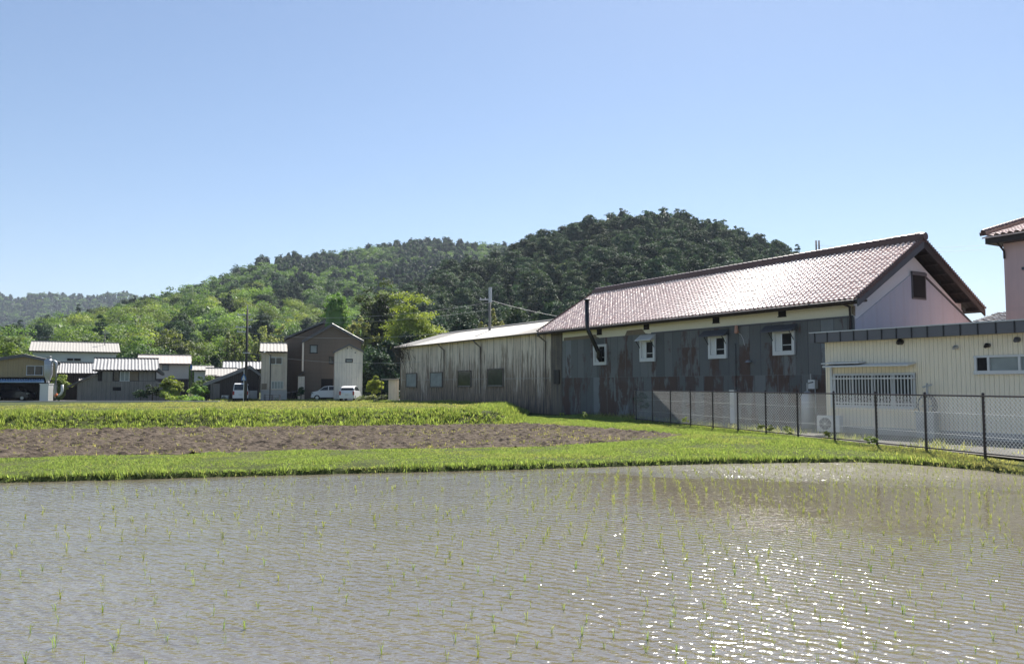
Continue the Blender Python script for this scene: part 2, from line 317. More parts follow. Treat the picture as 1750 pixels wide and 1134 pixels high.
def mat_water():
    m, nt, b = new_mat('paddy_water')
    tc = nd(nt, 'ShaderNodeTexCoord'); ob = tc.outputs['Object']
    # wind ripples: crests run nearly across the view, drifting; two trains and a fine chop
    def train(rz, sx, sy, sc, det, seed):
        mp = nd(nt, 'ShaderNodeMapping'); mp.inputs['Rotation'].default_value = (0, 0, R(rz)); mp.inputs['Scale'].default_value = (sx, sy, 1); mp.inputs['Location'].default_value = (seed, seed * .7, 0)
        nt.links.new(ob, mp.inputs[0]); return noise(nt, mp.outputs[0], sc, det, 0.55)
    h1 = train(42, 0.45, 1.0, 7.6, 1.6, 0); h2 = train(28, 0.5, 1.0, 17.0, 1.8, 3); h3 = train(48, 0.5, 1.0, 28.0, 1, 9); big = train(8, 0.7, 1.0, 1.3, 2, 5)
    mp = nd(nt, 'ShaderNodeMapping'); mp.inputs['Rotation'].default_value = (0, 0, R(-50)); nt.links.new(ob, mp.inputs[0])
    wt = nd(nt, 'ShaderNodeTexWave', wave_type='BANDS', bands_direction='X', wave_profile='SIN'); wt.inputs['Scale'].default_value = 2.3; wt.inputs['Distortion'].default_value = 5.0; wt.inputs['Detail'].default_value = 1.5; wt.inputs['Detail Scale'].default_value = 1.1
    nt.links.new(mp.outputs[0], wt.inputs['Vector'])
    h = mth(nt, 'ADD', mth(nt, 'ADD', mth(nt, 'ADD', mth(nt, 'MULTIPLY', h1, 0.75), mth(nt, 'MULTIPLY', wt.outputs['Fac'], 0.20)), mth(nt, 'MULTIPLY', h2, 0.50)), mth(nt, 'MULTIPLY', h3, 0.16))
    h = mth(nt, 'MULTIPLY', h, mth(nt, 'ADD', 0.40, mth(nt, 'MULTIPLY', big, 1.15)))
    # wind-ruffled far right corner
    sp = nd(nt, 'ShaderNodeSeparateXYZ'); nt.links.new(ob, sp.inputs[0])
    wb = noise(nt, mapping(nt, (0.3, 0.5, 1)), 1.0, 3)
    d = mth(nt, 'ADD', mth(nt, 'MULTIPLY', sp.outputs[0], 0.42), mth(nt, 'SUBTRACT', sp.outputs[1], 18.1))
    d = mth(nt, 'ADD', d, mth(nt, 'MULTIPLY', mth(nt, 'SUBTRACT', wb, 0.5), 3.0))
    ruf = ramp(nt, mth(nt, 'DIVIDE', d, 5.0), [(0.0, 0.0), (0.55, 1.0)])
    wd = mth(nt, 'ADD', d, 0.0); calm = mth(nt, 'MULTIPLY', ramp(nt, mth(nt, 'DIVIDE', mth(nt, 'ADD', wd, 9.0), 10.0), [(0.1, 0.0), (0.5, 1.0), (0.92, 1.0), (1.0, 0.0)]), ramp(nt, mth(nt, 'DIVIDE', mth(nt, 'ADD', sp.outputs[0], 3.0), 10.0), [(0.0, 0.0), (0.6, 1.0)]))
    h = mth(nt, 'MULTIPLY', h, mth(nt, 'SUBTRACT', 1.0, mth(nt, 'ADD', mth(nt, 'MULTIPLY', calm, 0.80), mth(nt, 'MULTIPLY', ruf, 0.25))))
    muck = noise(nt, mapping(nt, (0.25, 0.6, 1)), 1.2, 5); c = mixc(nt, muck, (0.115, 0.097, 0.066), (0.18, 0.155, 0.112))
    nt.links.new(c, b.inputs['Base Color']); b.inputs['IOR'].default_value = 2.6; b.inputs['Specular IOR Level'].default_value = 0.5
    nt.links.new(mth(nt, 'SUBTRACT', mth(nt, 'ADD', 0.10, mth(nt, 'MULTIPLY', ruf, 0.10)), mth(nt, 'MULTIPLY', calm, 0.06)), b.inputs['Roughness'])
    bn = nd(nt, 'ShaderNodeBump', i_Strength=1.0, i_Distance=0.029); nt.links.new(h, bn.inputs['Height']); nt.links.new(bn.outputs[0], b.inputs['Normal'])
    return m

M = {}
M['tile_red'] = mat_tile('weathered_red_tile', (0.78, 0.59, 0.53), (0.90, 0.75, 0.69), 0.235, 0.40, row=.22)
M['ridge_red'] = mat_plain('ridge_tile_brown', (0.11, 0.06, 0.052), 0.4)
M['tile_grey'] = mat_tile('grey_roof_tile', (0.17, 0.17, 0.172), (0.28, 0.28, 0.283), 0.3, 0.55)
M['tile_dark'] = mat_tile('dark_roof_tile', (0.045, 0.045, 0.055), (0.085, 0.085, 0.095), 0.3, 0.35)
M['slate_shed'] = mat_plain('cement_roof_sheet', (0.60, 0.56, 0.50), 0.85, var=0.2, scale=2.5)
M['slate'] = mat_plain('fibre_slate', (0.38, 0.36, 0.33), 0.85, var=0.2, scale=2.5)
M['slate_pink'] = mat_plain('fibre_slate_pinkish', (0.46, 0.41, 0.38), 0.85, var=0.2, scale=2.5)
M['brown_eave'] = mat_plain('dark_brown_wood', (0.040, 0.026, 0.022), 0.6)
M['bargeboard'] = mat_plain('grey_bargeboard', (0.10, 0.10, 0.11), 0.55)
M['plaster'] = mat_plain('cream_plaster', (0.90, 0.84, 0.68), 0.85, var=0.06, scale=1.2)
M['plaster_white'] = mat_plain('white_plaster', (0.82, 0.78, 0.79), 0.8, var=0.08, scale=1.0)
M['tan_board'] = mat_plain('tan_mud_wall', (0.24, 0.19, 0.14), 0.9)
M['rusty'] = mat_rusty_wall()
M['shed_wall'] = mat_shed_wall()
M['end_wall'] = mat_siding('grimy_brown_board', (0.20, 0.160, 0.12), (0.07, 0.055, 0.045), 0.25, stain=0.5)
M['gable_grey'] = mat_siding('lavender_grey_sheet', (0.54, 0.53, 0.60), (0.48, 0.47, 0.53), 0.9, axis=1, stain=0.06, rib=0.5, stain_col=(0.25, 0.25, 0.3))
M['cream_rib'] = mat_siding('cream_ribbed_metal', (0.92, 0.81, 0.62), (0.50, 0.43, 0.30), 0.14, stain=0.10, rib=0.7, stain_col=(0.42, 0.36, 0.25))
M['pink_wall'] = mat_siding('pink_render', (0.72, 0.50, 0.46), (0.65, 0.46, 0.43), 3.0, stain=0.15, rib=0.1, stain_col=(0.36, 0.28, 0.28), horiz=2.4)
M['fascia'] = mat_plain('grey_fascia_metal', (0.13, 0.13, 0.145), 0.45, metal=0.0, var=0.12)
M['fascia_rib'] = mat_plain('black_fascia_seam', (0.02, 0.02, 0.022), 0.5)
M['white_metal'] = mat_plain('white_painted_metal', (0.66, 0.66, 0.65), 0.4, var=0.08)
M['alu'] = mat_plain('aluminium', (0.55, 0.56, 0.57), 0.35, metal=0.6, var=0.08)
M['steel'] = mat_plain('galvanised_steel', (0.42, 0.43, 0.45), 0.4, metal=0.5, var=0.15)
M['wire'] = mat_plain('galvanised_wire', (0.70, 0.70, 0.68), 0.5, metal=0.0, var=0.1)
M['brown_steel'] = mat_plain('dark_brown_fence_steel', (0.035, 0.022, 0.020), 0.45)
M['black_metal'] = mat_plain('black_stove_pipe', (0.012, 0.012, 0.014), 0.35)
M['dark'] = mat_plain('dark_interior', (0.012, 0.011, 0.012), 0.9)
M['glass'] = mat_glass('window_glass'); M['glass_pale'] = mat_glass('frosted_glass', (0.22, 0.25, 0.25), 0.3)
M['glass_green'] = mat_glass('old_shed_glass', (0.05, 0.06, 0.035), 0.12)
M['concrete'] = mat_plain('pale_concrete', (0.42, 0.41, 0.39), 0.85, bmp=0.2)
M['pole'] = mat_plain('concrete_pole', (0.20, 0.19, 0.175), 0.8)
M['pole_dark'] = mat_plain('dark_wood_pole', (0.05, 0.045, 0.045), 0.8)
M['brown_side'] = mat_siding('brown_horizontal_siding', (0.150, 0.118, 0.092), (0.10, 0.078, 0.062), 2.7, stain=0.12, rib=0.1, horiz=0.45, stain_col=(0.07, 0.055, 0.05))
M['beige_side'] = mat_siding('beige_corrugated', (0.60, 0.52, 0.42), (0.38, 0.32, 0.26), 0.6, stain=0.28, stain_col=(0.22, 0.16, 0.13), rib=0.4)
M['white_side'] = mat_siding('white_corrugated', (0.76, 0.70, 0.60), (0.56, 0.51, 0.44), 0.5, stain=0.22, stain_col=(0.24, 0.22, 0.23), rib=0.35)
M['tan_side'] = mat_siding('tan_corrugated', (0.36, 0.27, 0.14), (0.28, 0.21, 0.12), 0.5, stain=0.1, rib=0.3)
M['grey_wood'] = mat_siding('weathered_grey_boards', (0.235, 0.215, 0.195), (0.13, 0.12, 0.11), 0.45, stain=0.3, stain_col=(0.09, 0.08, 0.08))
M['dark_wood'] = mat_siding('dark_stained_boards', (0.045, 0.036, 0.032), (0.02, 0.018, 0.016), 0.4, stain=0.2)
M['pale_wall'] = mat_plain('pale_blue_white_wall', (0.60, 0.63, 0.64), 0.8, var=0.08, scale=0.8)
M['beige_wall'] = mat_plain('beige_render', (0.62, 0.58, 0.50), 0.85, var=0.06, scale=0.7)
M['blue_awning'] = mat_plain('pale_blue_plastic_roof', (0.30, 0.45, 0.60), 0.4)
M['white_paint'] = mat_plain('white_car_paint', (0.78, 0.78, 0.78), 0.22, var=0.02)
M['dark_paint'] = mat_plain('dark_blue_car_paint', (0.012, 0.014, 0.03), 0.2, var=0.05)
M['rubber'] = mat_plain('black_rubber', (0.015, 0.015, 0.015), 0.8)
M['red_lamp'] = mat_plain('red_lamp_plastic', (0.35, 0.02, 0.02), 0.3)
M['sign_blue'] = mat_plain('blue_sign', (0.03, 0.14, 0.40), 0.4, var=0.03)
M['orange'] = mat_plain('orange_plastic', (0.55, 0.14, 0.04), 0.5)
M['pink_plastic'] = mat_plain('faded_pink_plastic', (0.50, 0.26, 0.19), 0.5)
M['bark'] = mat_plain('bark', (0.07, 0.055, 0.042), 0.95, scale=6)
M['leaf'] = mat_foliage('leaves', 0.30); M['leaf_dark'] = mat_foliage('evergreen_leaves', 0.14, 0.38, 0.6, 0.15)
M['blade'] = mat_foliage('grass_blades', 0.45, 0.0)
M['soil'] = mat_ground('ploughed_soil', [(0.3, (0.092, 0.070, 0.052)), (0.6, (0.138, 0.109, 0.083)), (0.8, (0.21, 0.178, 0.128))], 1.5, fine=7, bmp=1.0)
M['turf'] = mat_ground('turf_base', [(0.3, (0.045, 0.060, 0.016)), (0.6, (0.085, 0.10, 0.030)), (0.8, (0.15, 0.15, 0.06))], 0.8)
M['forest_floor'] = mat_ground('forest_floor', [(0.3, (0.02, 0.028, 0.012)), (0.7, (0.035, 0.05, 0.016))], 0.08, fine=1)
M['gravel'] = mat_ground('yard_gravel', [(0.3, (0.16, 0.15, 0.13)), (0.7, (0.25, 0.24, 0.22))], 1.2, fine=20)
M['asphalt'] = mat_ground('asphalt', [(0.3, (0.10, 0.10, 0.10)), (0.7, (0.16, 0.16, 0.155))], 0.6, fine=15)
M['water'] = mat_water()

# ------------------------------------------------------------------ layout of the plots
paddy = [onz(-1500, 870, 0), onz(-600, 842, 0), onz(0, 825, 0), onz(450, 813, 0), onz(900, 802, 0), onz(1200, 793, 0), onz(1350, 790.5, 0), onz(1480, 790, 0), onz(1540, 792.5, 0), onz(1600, 797, 0), onz(1680, 804, 0),
         onz(1750, 812.5, 0), (13.2, 14.0), (15.5, 9.0), (19, -2), (19, -30), (-60, -30), (-60, 8)]
dirt = [onz(-1500, 818, .1), onz(-700, 800, .1), onz(0, 786, .1), onz(500, 773, .1), onz(900, 766, .1), onz(1130, 758, .1), onz(1215, 750, .1),
        onz(1160, 743, .1), onz(1080, 736, .1), onz(1000, 730.5, .1), onz(940, 726, .1), onz(890, 723.5, .1), onz(500, 727, .1), onz(0, 732.5, .1), onz(-700, 738, .1), onz(-1500, 744, .1)]
raised = [onz(-1500, 742, .2), onz(-700, 736.5, .2), onz(0, 731, .2), onz(500, 726, .2), onz(885, 721.5, .2), (0.9, 52), (-9, 68), (-14, 82), (-140, 82), (-140, 40)]
AZ_F = R(15.2); uf = np.array([-math.sin(AZ_F), math.cos(AZ_F)]); F0 = np.array([11.2, 19.0])
nf = np.array([uf[1], -uf[0]])
def fence_side(X, Y): return (X - F0[0]) * nf[0] + (Y - F0[1]) * nf[1]      # > 0 : yard side
def ground_h(X, Y):
    dw = poly_sd(paddy, X, Y) + 0.10 * (fbm(X * 1.7, Y * 1.7, 3) - 0.47)
    h = -0.35 + 0.46 * smooth(-0.05, 0.13, dw) + 0.05 * smooth(0.15, 0.9, dw)
    n = fbm(X * 0.7, Y * 0.7, 11) - 0.47
    h = h + 0.07 * n * smooth(0.3, 1.0, dw)
    dd = poly_sd(dirt, X, Y); h = h - 0.10 * smooth(0.35, -0.25, dd)
    dr = poly_sd(raised, X, Y); top = 0.56 - 0.40 * smooth(38, 84, Y)
    h = h + (top + 0.10 * n) * smooth(0.1, -1.3, dr)
    mound = np.exp(-(((X - 6.6) / 3.2) ** 2 + ((Y - 25.0) / 3.0) ** 2)) * 0.20; h = h + mound * smooth(0.2, 1.2, dw)
    yard = smooth(-0.5, 0.1, fence_side(X, Y)) * smooth(0.3, 1.5, dw); h = h * (1 - yard) + 0.25 * yard
    return h

def axis(lo, hi, a, b, fine, grow=1.18):
    c = list(np.arange(a, b + 1e-6, fine)); st = fine; x = b
    while x < hi: st *= grow; x += st; c.append(x)
    st = fine; x = a; l = []
    while x > lo: st *= grow; x -= st; l.append(x)
    return np.array(l[::-1] + c)
gx = axis(-3500, 3500, -22, 16, 0.16); gy = axis(-200, 4500, 13.5, 42, 0.16)
GX, GY = np.meshgrid(gx, gy); GZ = ground_h(GX, GY); ny, nx = GX.shape
idx = np.arange(nx * ny).reshape(ny, nx)
Q = np.stack([idx[:-1, :-1], idx[:-1, 1:], idx[1:, 1:], idx[1:, :-1]], -1).reshape(-1, 4)
g = link('ground', npmesh('ground', np.stack([GX, GY, GZ], -1).reshape(-1, 3), Q, M['turf'], smooth_=True)); tag(g, kind='structure')
mb = MB(); cpt = (0, 0)
mb.add([(-140, -80, 0), (30, -80, 0), (30, 24, 0), (-140, 24, 0)], [(0, 1, 2, 3)]); w = mb.build('water', M['water']); tag(w, kind='structure')
# ploughed soil: cloddy surface
sx = np.arange(-34, 10, 0.11); sy = np.arange(18.5, 38, 0.11); SX, SY = np.meshgrid(sx, sy); dd = poly_sd(dirt, SX, SY)
SZ = 0.10 + 0.13 * np.maximum(0, fbm(SX * 3.0, SY * 3.0, 21) - 0.42) + 0.07 * rng.random(SX.shape) * (rng.random(SX.shape) > .55) + 0.025 * np.sin(SY * 9)
ins = dd < 0.12; ii = np.arange(SX.size).reshape(SX.shape)
keep = ins[:-1, :-1] & ins[:-1, 1:] & ins[1:, 1:] & ins[1:, :-1]
Q = np.stack([ii[:-1, :-1], ii[:-1, 1:], ii[1:, 1:], ii[1:, :-1]], -1)[keep]
used, inv = np.unique(Q, return_inverse=True)
so = link('soil', npmesh('soil', np.stack([SX, SY, SZ], -1).reshape(-1, 3)[used], inv.reshape(-1, 4), M['soil'])); tag(so, kind='structure')
# yard behind the fence, road by the houses
yp = [F0 + nf * 0.25 - uf * 14, F0 + nf * 0.25 + uf * 24, F0 + nf * 22 + uf * 24, F0 + nf * 22 - uf * 14]
mb = MB(); mb.add([(p[0], p[1], 0.262) for p in yp], [(0, 3, 2, 1)]); tag(mb.build('yard', M['gravel']), kind='structure')
mb = MB(); mb.box(-75, -10.5, 72.6, 90, 0.0, 0.34); tag(mb.build('road', M['asphalt']), kind='structure')
mb = MB(); mb.box(-60, -26.5, 72.1, 72.45, 0.1, 0.50); kb = mb.build('kerb', M['concrete']); tag(kb, kind='structure')
RZ = 0.345

# ------------------------------------------------------------------ vegetation generators
def unit(v): return v / (np.linalg.norm(v, axis=-1, keepdims=True) + 1e-9)
def leaves(pos, nor, size, r, spread=0.42, aspect=0.75):
    n = len(pos); nn = unit(nor + spread * r.normal(0, 1, (n, 3))); t = unit(np.cross(nn, r.normal(0, 1, (n, 3)))); b = np.cross(nn, t)
    s = (size * r.uniform(0.6, 1.3, n))[:, None]
    V = np.stack([pos - t * s * .5, pos - b * s * .5 * aspect + nn * s * .12, pos + t * s * .5, pos + b * s * .5 * aspect + nn * s * .12], 1).reshape(-1, 3)
    return V, np.arange(4 * n).reshape(n, 4)
def crown(kind, h, rad, ncl, nlf, size, c0, c1, r, base=0.25, cr=0.30):
    """clumps of leaves spread over the shape of the crown"""
    P_, N_, C_ = [], [], []
    for k in range(ncl):
        if kind == 'broad':
            d = unit(r.normal(0, 1, 3)); d[2] = abs(d[2]) * 1.0 - 0.35 * (r.random() < .45); q = r.uniform(0.45, 0.86) if r.random() < .85 else r.uniform(0, .5)
            cz = base * h + (h * (1 - base)) * 0.42; c = np.array([d[0] * rad * q, d[1] * rad * q, cz + d[2] * (h - cz) * q * 1.05]); rr = rad * cr * r.uniform(0.6, 1.25)
        elif kind == 'cone':
            t = r.random() ** 1.35; z = base * h + (h * (1 - base)) * t; wid = rad * (1 - t) ** 0.75 * 0.80 + 0.05 * rad; a = r.uniform(0, 2 * math.pi); q = r.uniform(.55, 1)
            c = np.array([math.cos(a) * wid * q, math.sin(a) * wid * q, z - .03 * h]); rr = rad * cr * (0.45 + 0.75 * (1 - t)) * r.uniform(.7, 1.2)
        elif kind == 'dome':                       # evergreen with a full rounded-conical head
            t = r.random() ** 1.1; z = base * h + (h * (1 - base)) * t * .90; wid = rad * math.sqrt(max(0.05, 1 - t ** 2.6)) * 0.80; a = r.uniform(0, 2 * math.pi); q = r.uniform(.6, 1)
            c = np.array([math.cos(a) * wid * q, math.sin(a) * wid * q, z]); rr = rad * cr * (.45 + .75 * r.random() ** 1.5) * (1.1 - .25 * t)
        else:                                      # bamboo plume
            a = r.uniform(0, 2 * math.pi); q = rad * math.sqrt(r.random()); lean = r.uniform(0.5, 1.0); z = h * r.uniform(base, 1) * (1 - .25 * (q / rad) ** 2)
            c = np.array([math.cos(a) * q * lean, math.sin(a) * q * lean, z]); rr = rad * cr * r.uniform(.5, 1)
        n = max(8, int(nlf * (rr / (rad * cr)) ** 1.6 * r.uniform(.8, 1.2))); dd_ = unit(r.normal(0, 1, (n, 3))); dd_[:, 2] = np.where(dd_[:, 2] < -0.2, -dd_[:, 2] * .5, dd_[:, 2])
        sc_ = np.array([1, 1, 0.72]) if kind in ('broad',) else (np.array([1, 1, .8]) if kind != 'bamboo' else np.array([.6, .6, 1.6]))
        p = c + dd_ * rr * sc_ * r.uniform(0.55, 1.06, (n, 1))
        P_.append(p); N_.append(unit(dd_ + np.array([0, 0, .5]))); m = r.uniform(0, 1); cc = (1 - m) * np.array(c0) + m * np.array(c1)
        C_.append(cc * r.uniform(.93, 1.07, (n, 1)))
    P_, N_, C_ = map(np.concatenate, (P_, N_, C_)); V, Q_ = leaves(P_, N_, size, r); C4 = np.repeat(C_, 4, 0)
    if kind != 'bamboo' and rad > 1.0:                           # added lumpy closed core, blocks light so the gaps between clumps go dark
        nu, nv = 12, 8; zc_, zr_ = {'broad': (base * h + .36 * h * (1 - base), .40 * h * (1 - base)), 'cone': (base * h + .38 * h * (1 - base), .40 * h * (1 - base)), 'dome': (base * h + .42 * h * (1 - base), .43 * h * (1 - base))}[kind]
        th, ph = np.meshgrid(np.linspace(0, 2 * math.pi, nu, endpoint=False), np.linspace(.12, math.pi - .12, nv)); j = r.uniform(.80, 1.12, th.shape)
        taper = 1 - (.55 if kind == 'cone' else .15) * (np.cos(ph) * .5 + .5); cr_ = rad * .60
        X = np.stack([np.sin(ph) * np.cos(th) * cr_ * j * taper, np.sin(ph) * np.sin(th) * cr_ * j * taper, zc_ + np.cos(ph) * zr_ * j], -1).reshape(-1, 3); ii = np.arange(nu * nv).reshape(nv, nu)
        q = np.stack([ii[:-1], np.roll(ii, -1, 1)[:-1], np.roll(ii, -1, 1)[1:], ii[1:]], -1).reshape(-1, 4)
        Q_ = np.concatenate([Q_, q + len(V)]); V = np.concatenate([V, X]); C4 = np.concatenate([C4, np.tile(np.array(c0), (len(X), 1))])
    return V, Q_, C4
def trunk_quads(h, r0, r1, r, limbs=5, rad=2.0, base=0.3):
    mbx = MB(); bend = r.normal(0, 0.03 * h, 2)
    mbx.tube([(0, 0, -0.4), (bend[0] * .3, bend[1] * .3, h * .35), (bend[0], bend[1], h * .85)], [r0, r0 * .75, r1], 7, cap=False)
    for k in range(limbs):
        a = r.uniform(0, 6.28); z = h * r.uniform(base, .7); l = rad * r.uniform(.5, .8)
        mbx.tube([(0, 0, z), (math.cos(a) * l * .5, math.sin(a) * l * .5, z + l * .35), (math.cos(a) * l, math.sin(a) * l, z + l * .8)], [r0 * .4, r0 * .25, r0 * .08], 5, cap=False)
    return mbx
def tree_mesh(name, kind, h, rad, ncl, nlf, size, c0, c1, seed, mat, base=.25, cr=.3, with_trunk=True):
    r = np.random.default_rng(seed); V, Q_, C_ = crown(kind, h, rad, ncl, nlf, size, c0, c1, r, base, cr); mi = np.zeros(len(Q_), int)
    if with_trunk:
        t = trunk_quads(h, .018 * h + .05, .02, r, 3, rad * .7); tv = np.array(t.v); tf = np.array([f for f in t.f if len(f) == 4])
        Q_ = np.concatenate([Q_, tf + len(V)]); mi = np.concatenate([mi, np.ones(len(tf), int)]); V = np.concatenate([V, tv]); C_ = np.concatenate([C_, np.full((len(tv), 3), .05)])
    return npmesh(name, V, Q_, [mat, M['bark']], C_, mi)
def tree_thing(name, label, cat, x, y, z, kind, h, rad, ncl, nlf, size, c0, c1, seed, mat, base=.25, cr=.3, group=None, limbs=6):
    t = thing(name, label, cat, (x, y, z), 0, group); r = np.random.default_rng(seed)
    V, Q_, C_ = crown(kind, h, rad, ncl, nlf, size, c0, c1, r, base, cr); link('crown', npmesh('crown', V, Q_, mat, C_), t)
    trunk_quads(h, .016 * h + .03, .02, r, limbs, rad * .8).build('trunk', M['bark'], t, True); return t
BRIGHT = ((0.135, 0.205, 0.048), (0.29, 0.37, 0.09)); MID = ((0.058, 0.105, 0.034), (0.14, 0.205, 0.062)); DARK = ((0.030, 0.064, 0.036), (0.085, 0.138, 0.066)); YEL = ((0.17, 0.22, 0.03), (0.26, 0.30, 0.05)); BAM = ((0.19, 0.215, 0.085), (0.32, 0.33, 0.15))

# ------------------------------------------------------------------ hills
def prof(pts): a = np.array(pts, float); return lambda px: np.interp(px, a[:, 0], a[:, 1])
HA = dict(top=prof([(560, 640), (620, 580), (660, 528), (700, 480), (760, 446), (830, 434), (880, 414), (920, 392), (985, 377), (1030, 357), (1110, 349), (1170, 354), (1215, 366), (1260, 374), (1290, 398), (1330, 414), (1360, 424), (1400, 440), (1480, 462), (1600, 540), (1800, 600), (2300, 640)]),
          df=prof([(500, 150), (900, 150), (1300, 140), (2300, 150)]), dc=prof([(500, 230), (700, 270), (1100, 310), (1400, 290), (2300, 260)]), th=11.3, back=160)
HB = dict(top=prof([(-900, 600), (-300, 600), (-60, 592), (0, 578), (40, 556), (60, 547), (150, 526), (220, 508), (250, 501), (320, 482), (380, 463), (400, 452), (440, 438), (480, 431), (560, 425), (640, 413), (700, 405), (750, 403), (800, 408), (880, 413), (1000, 425), (1200, 470), (1600, 560), (2000, 620)]),
          df=prof([(-900, 150), (0, 145), (300, 150), (600, 200), (2000, 300)]), dc=prof([(-900, 260), (0, 260), (250, 400), (500, 600), (750, 720), (2000, 760)]), th=10.5, back=400)
HC = dict(top=prof([(-2500, 560), (-900, 520), (-300, 505), (-60, 497), (0, 497), (30, 504), (50, 495), (80, 494), (120, 499), (155, 501), (180, 494), (215, 494), (240, 500), (320, 512), (600, 560), (1200, 610), (3500, 630)]),
          df=prof([(-2500, 900), (3500, 900)]), dc=prof([(-2500, 1500), (3500, 1500)]), th=15, back=900)
def hill_z(H, X, Y):
    px = CX + F * X / np.maximum(Y, 1) * 1.0; dc, df = H['dc'](px), H['df'](px)
    zc = EYE + dc * (657 - H['top'](px)) / F - H['th']; zc = np.maximum(zc, 0.2)
    t = (Y - df) / (dc - df); up = np.clip(t, 0, 1); s = .8 * up + .2 * up ** 2
    lump = (fbm(X / 38, Y / 38, 31, 3) - .45) * 0.30 * np.sin(up * math.pi) * (1.15 - up)
    z = zc * (s + lump); z = np.where(t > 1, zc * (1 - smooth(0, 1, (Y - dc) / H['back'])), z)
    return np.where(t < 0, -3.0, z), t, px
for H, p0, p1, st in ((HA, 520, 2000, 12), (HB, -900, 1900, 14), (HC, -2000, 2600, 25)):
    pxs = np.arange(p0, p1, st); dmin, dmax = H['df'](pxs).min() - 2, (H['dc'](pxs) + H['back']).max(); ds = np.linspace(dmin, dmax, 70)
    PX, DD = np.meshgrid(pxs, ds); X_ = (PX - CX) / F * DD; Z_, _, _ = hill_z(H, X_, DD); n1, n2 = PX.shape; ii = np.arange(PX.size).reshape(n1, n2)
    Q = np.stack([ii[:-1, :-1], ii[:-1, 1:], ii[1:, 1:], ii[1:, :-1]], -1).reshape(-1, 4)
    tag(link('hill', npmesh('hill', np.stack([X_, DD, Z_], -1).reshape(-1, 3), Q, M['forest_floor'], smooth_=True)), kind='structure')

ev = [tree_mesh('evergreen_tree', ['dome', 'dome', 'dome', 'cone'][k], 12 + k * .6, [5.0, 5.4, 4.7, 4.0][k], 105, 110, .46, DARK[0], DARK[1], 100 + k, M['leaf_dark'], .05, .30) for k in range(4)]
br = [tree_mesh('broadleaf_tree', 'broad', 10.5 + k * .5, 5.4 + .25 * k, 34, 120, .50, (MID, BRIGHT, MID, BRIGHT, BRIGHT)[k][0], (MID, BRIGHT, BRIGHT, BRIGHT, MID)[k][1], 200 + k, M['leaf'], .1, .38) for k in range(5)]
ye = tree_mesh('young_leaf_tree', 'broad', 10, 4.6, 40, 44, .6, YEL[0], YEL[1], 300, M['leaf'], .1, .3)
def scatter(H, pmin, pmax, sp, seed, tmax=1.03):
    r = np.random.default_rng(seed); ymax = (H['dc'](np.arange(pmin, pmax, 10))).max() * 1.03; ymin = H['df'](np.arange(pmin, pmax, 10)).min()
    xs = np.arange((pmin - CX) / F * ymax - 5, (pmax - CX) / F * ymax + 5, sp); ys = np.arange(ymin, ymax, sp); X_, Y_ = np.meshgrid(xs, ys)
    X_ = X_ + r.uniform(-.42, .42, X_.shape) * sp; Y_ = Y_ + r.uniform(-.42, .42, Y_.shape) * sp; X_, Y_ = X_.ravel(), Y_.ravel()
    z, t, px = hill_z(H, X_, Y_); k = (t > 0.0) & (t < tmax) & (px > pmin) & (px < pmax); return X_[k], Y_[k], z[k], t[k], px[k]
GRP_A = 'evergreens of the dark wood on the right hill'; GRP_B = 'broadleaf trees on the lower slope of the left hill'; GRP_Y = 'pale young-leaf trees dotted over the dark wood'; GRP_BE = 'dark conifers scattered over the left hillside'
def zone_a(px, t): return ('low' if t < .35 else 'midway up' if t < .75 else 'high') + ' on the right hill, ' + ('behind the long shed' if px < 800 else 'by the grey pole' if px < 950 else 'by the stove pipe' if px < 1060 else 'below the summit' if px < 1180 else 'above the tiled roof' if px < 1290 else 'on its right shoulder')
def zone_b(px, t): return ('at the foot' if t < .12 else 'low' if t < .35 else 'midway up' if t < .7 else 'high') + ' on the left hill, ' + ('behind the tan house' if px < 90 else 'behind the long house' if px < 210 else 'behind the beige house' if px < 335 else 'behind the utility pole' if px < 450 else 'behind the brown house' if px < 640 else 'by the dark wood')
bulk = []                                           # trees that are merged in the one far wood
def place(me, name, x, y, z, s, rz, label, cat, group, sz=1.0):
    o = link(name, me); o.location = (x, y, z); o.scale = (s, s, s * sz); o.rotation_euler = (0, 0, rz); return tag(o, label, cat, group)
X_, Y_, Z_, T_, PX_ = scatter(HA, 640, 1440, 7.0, 7, 1.14)
vis = []
for i in np.argsort(Y_):
    zt = Z_[i] + 12; vis.append(i)
r = np.random.default_rng(70); cntA = 0
roofline = prof([(640, 640), (700, 590), (945, 550), (1042, 492), (1580, 405)])
for i in vis:
    px = PX_[i]; pytop = 657 - (Z_[i] + 12 - EYE) / Y_[i] * F
    if pytop > roofline(px) + 4: continue           # stands wholly behind the sheds
    s = r.uniform(.88, 1.08); rz = r.uniform(0, 6.28)
    if r.random() < .028 and cntA < 290:
        place(ye, 'young_leaf_tree', X_[i], Y_[i], Z_[i], s * .8, rz, 'small yellow-green tree ' + zone_a(px, T_[i]), 'tree', GRP_Y); continue
    if cntA < 300: place(ev[r.integers(4) if r.random() < .4 else r.integers(3)], 'evergreen_tree', X_[i], Y_[i], Z_[i], s, rz, 'dark evergreen tree ' + zone_a(px, T_[i]), 'tree', GRP_A, r.uniform(.92, 1.06)); cntA += 1
    else: bulk.append((X_[i], Y_[i], Z_[i], s, 1, 0))
X_, Y_, Z_, T_, PX_ = scatter(HB, -60, 930, 8.2, 8); r = np.random.default_rng(80); nb = ne = 0
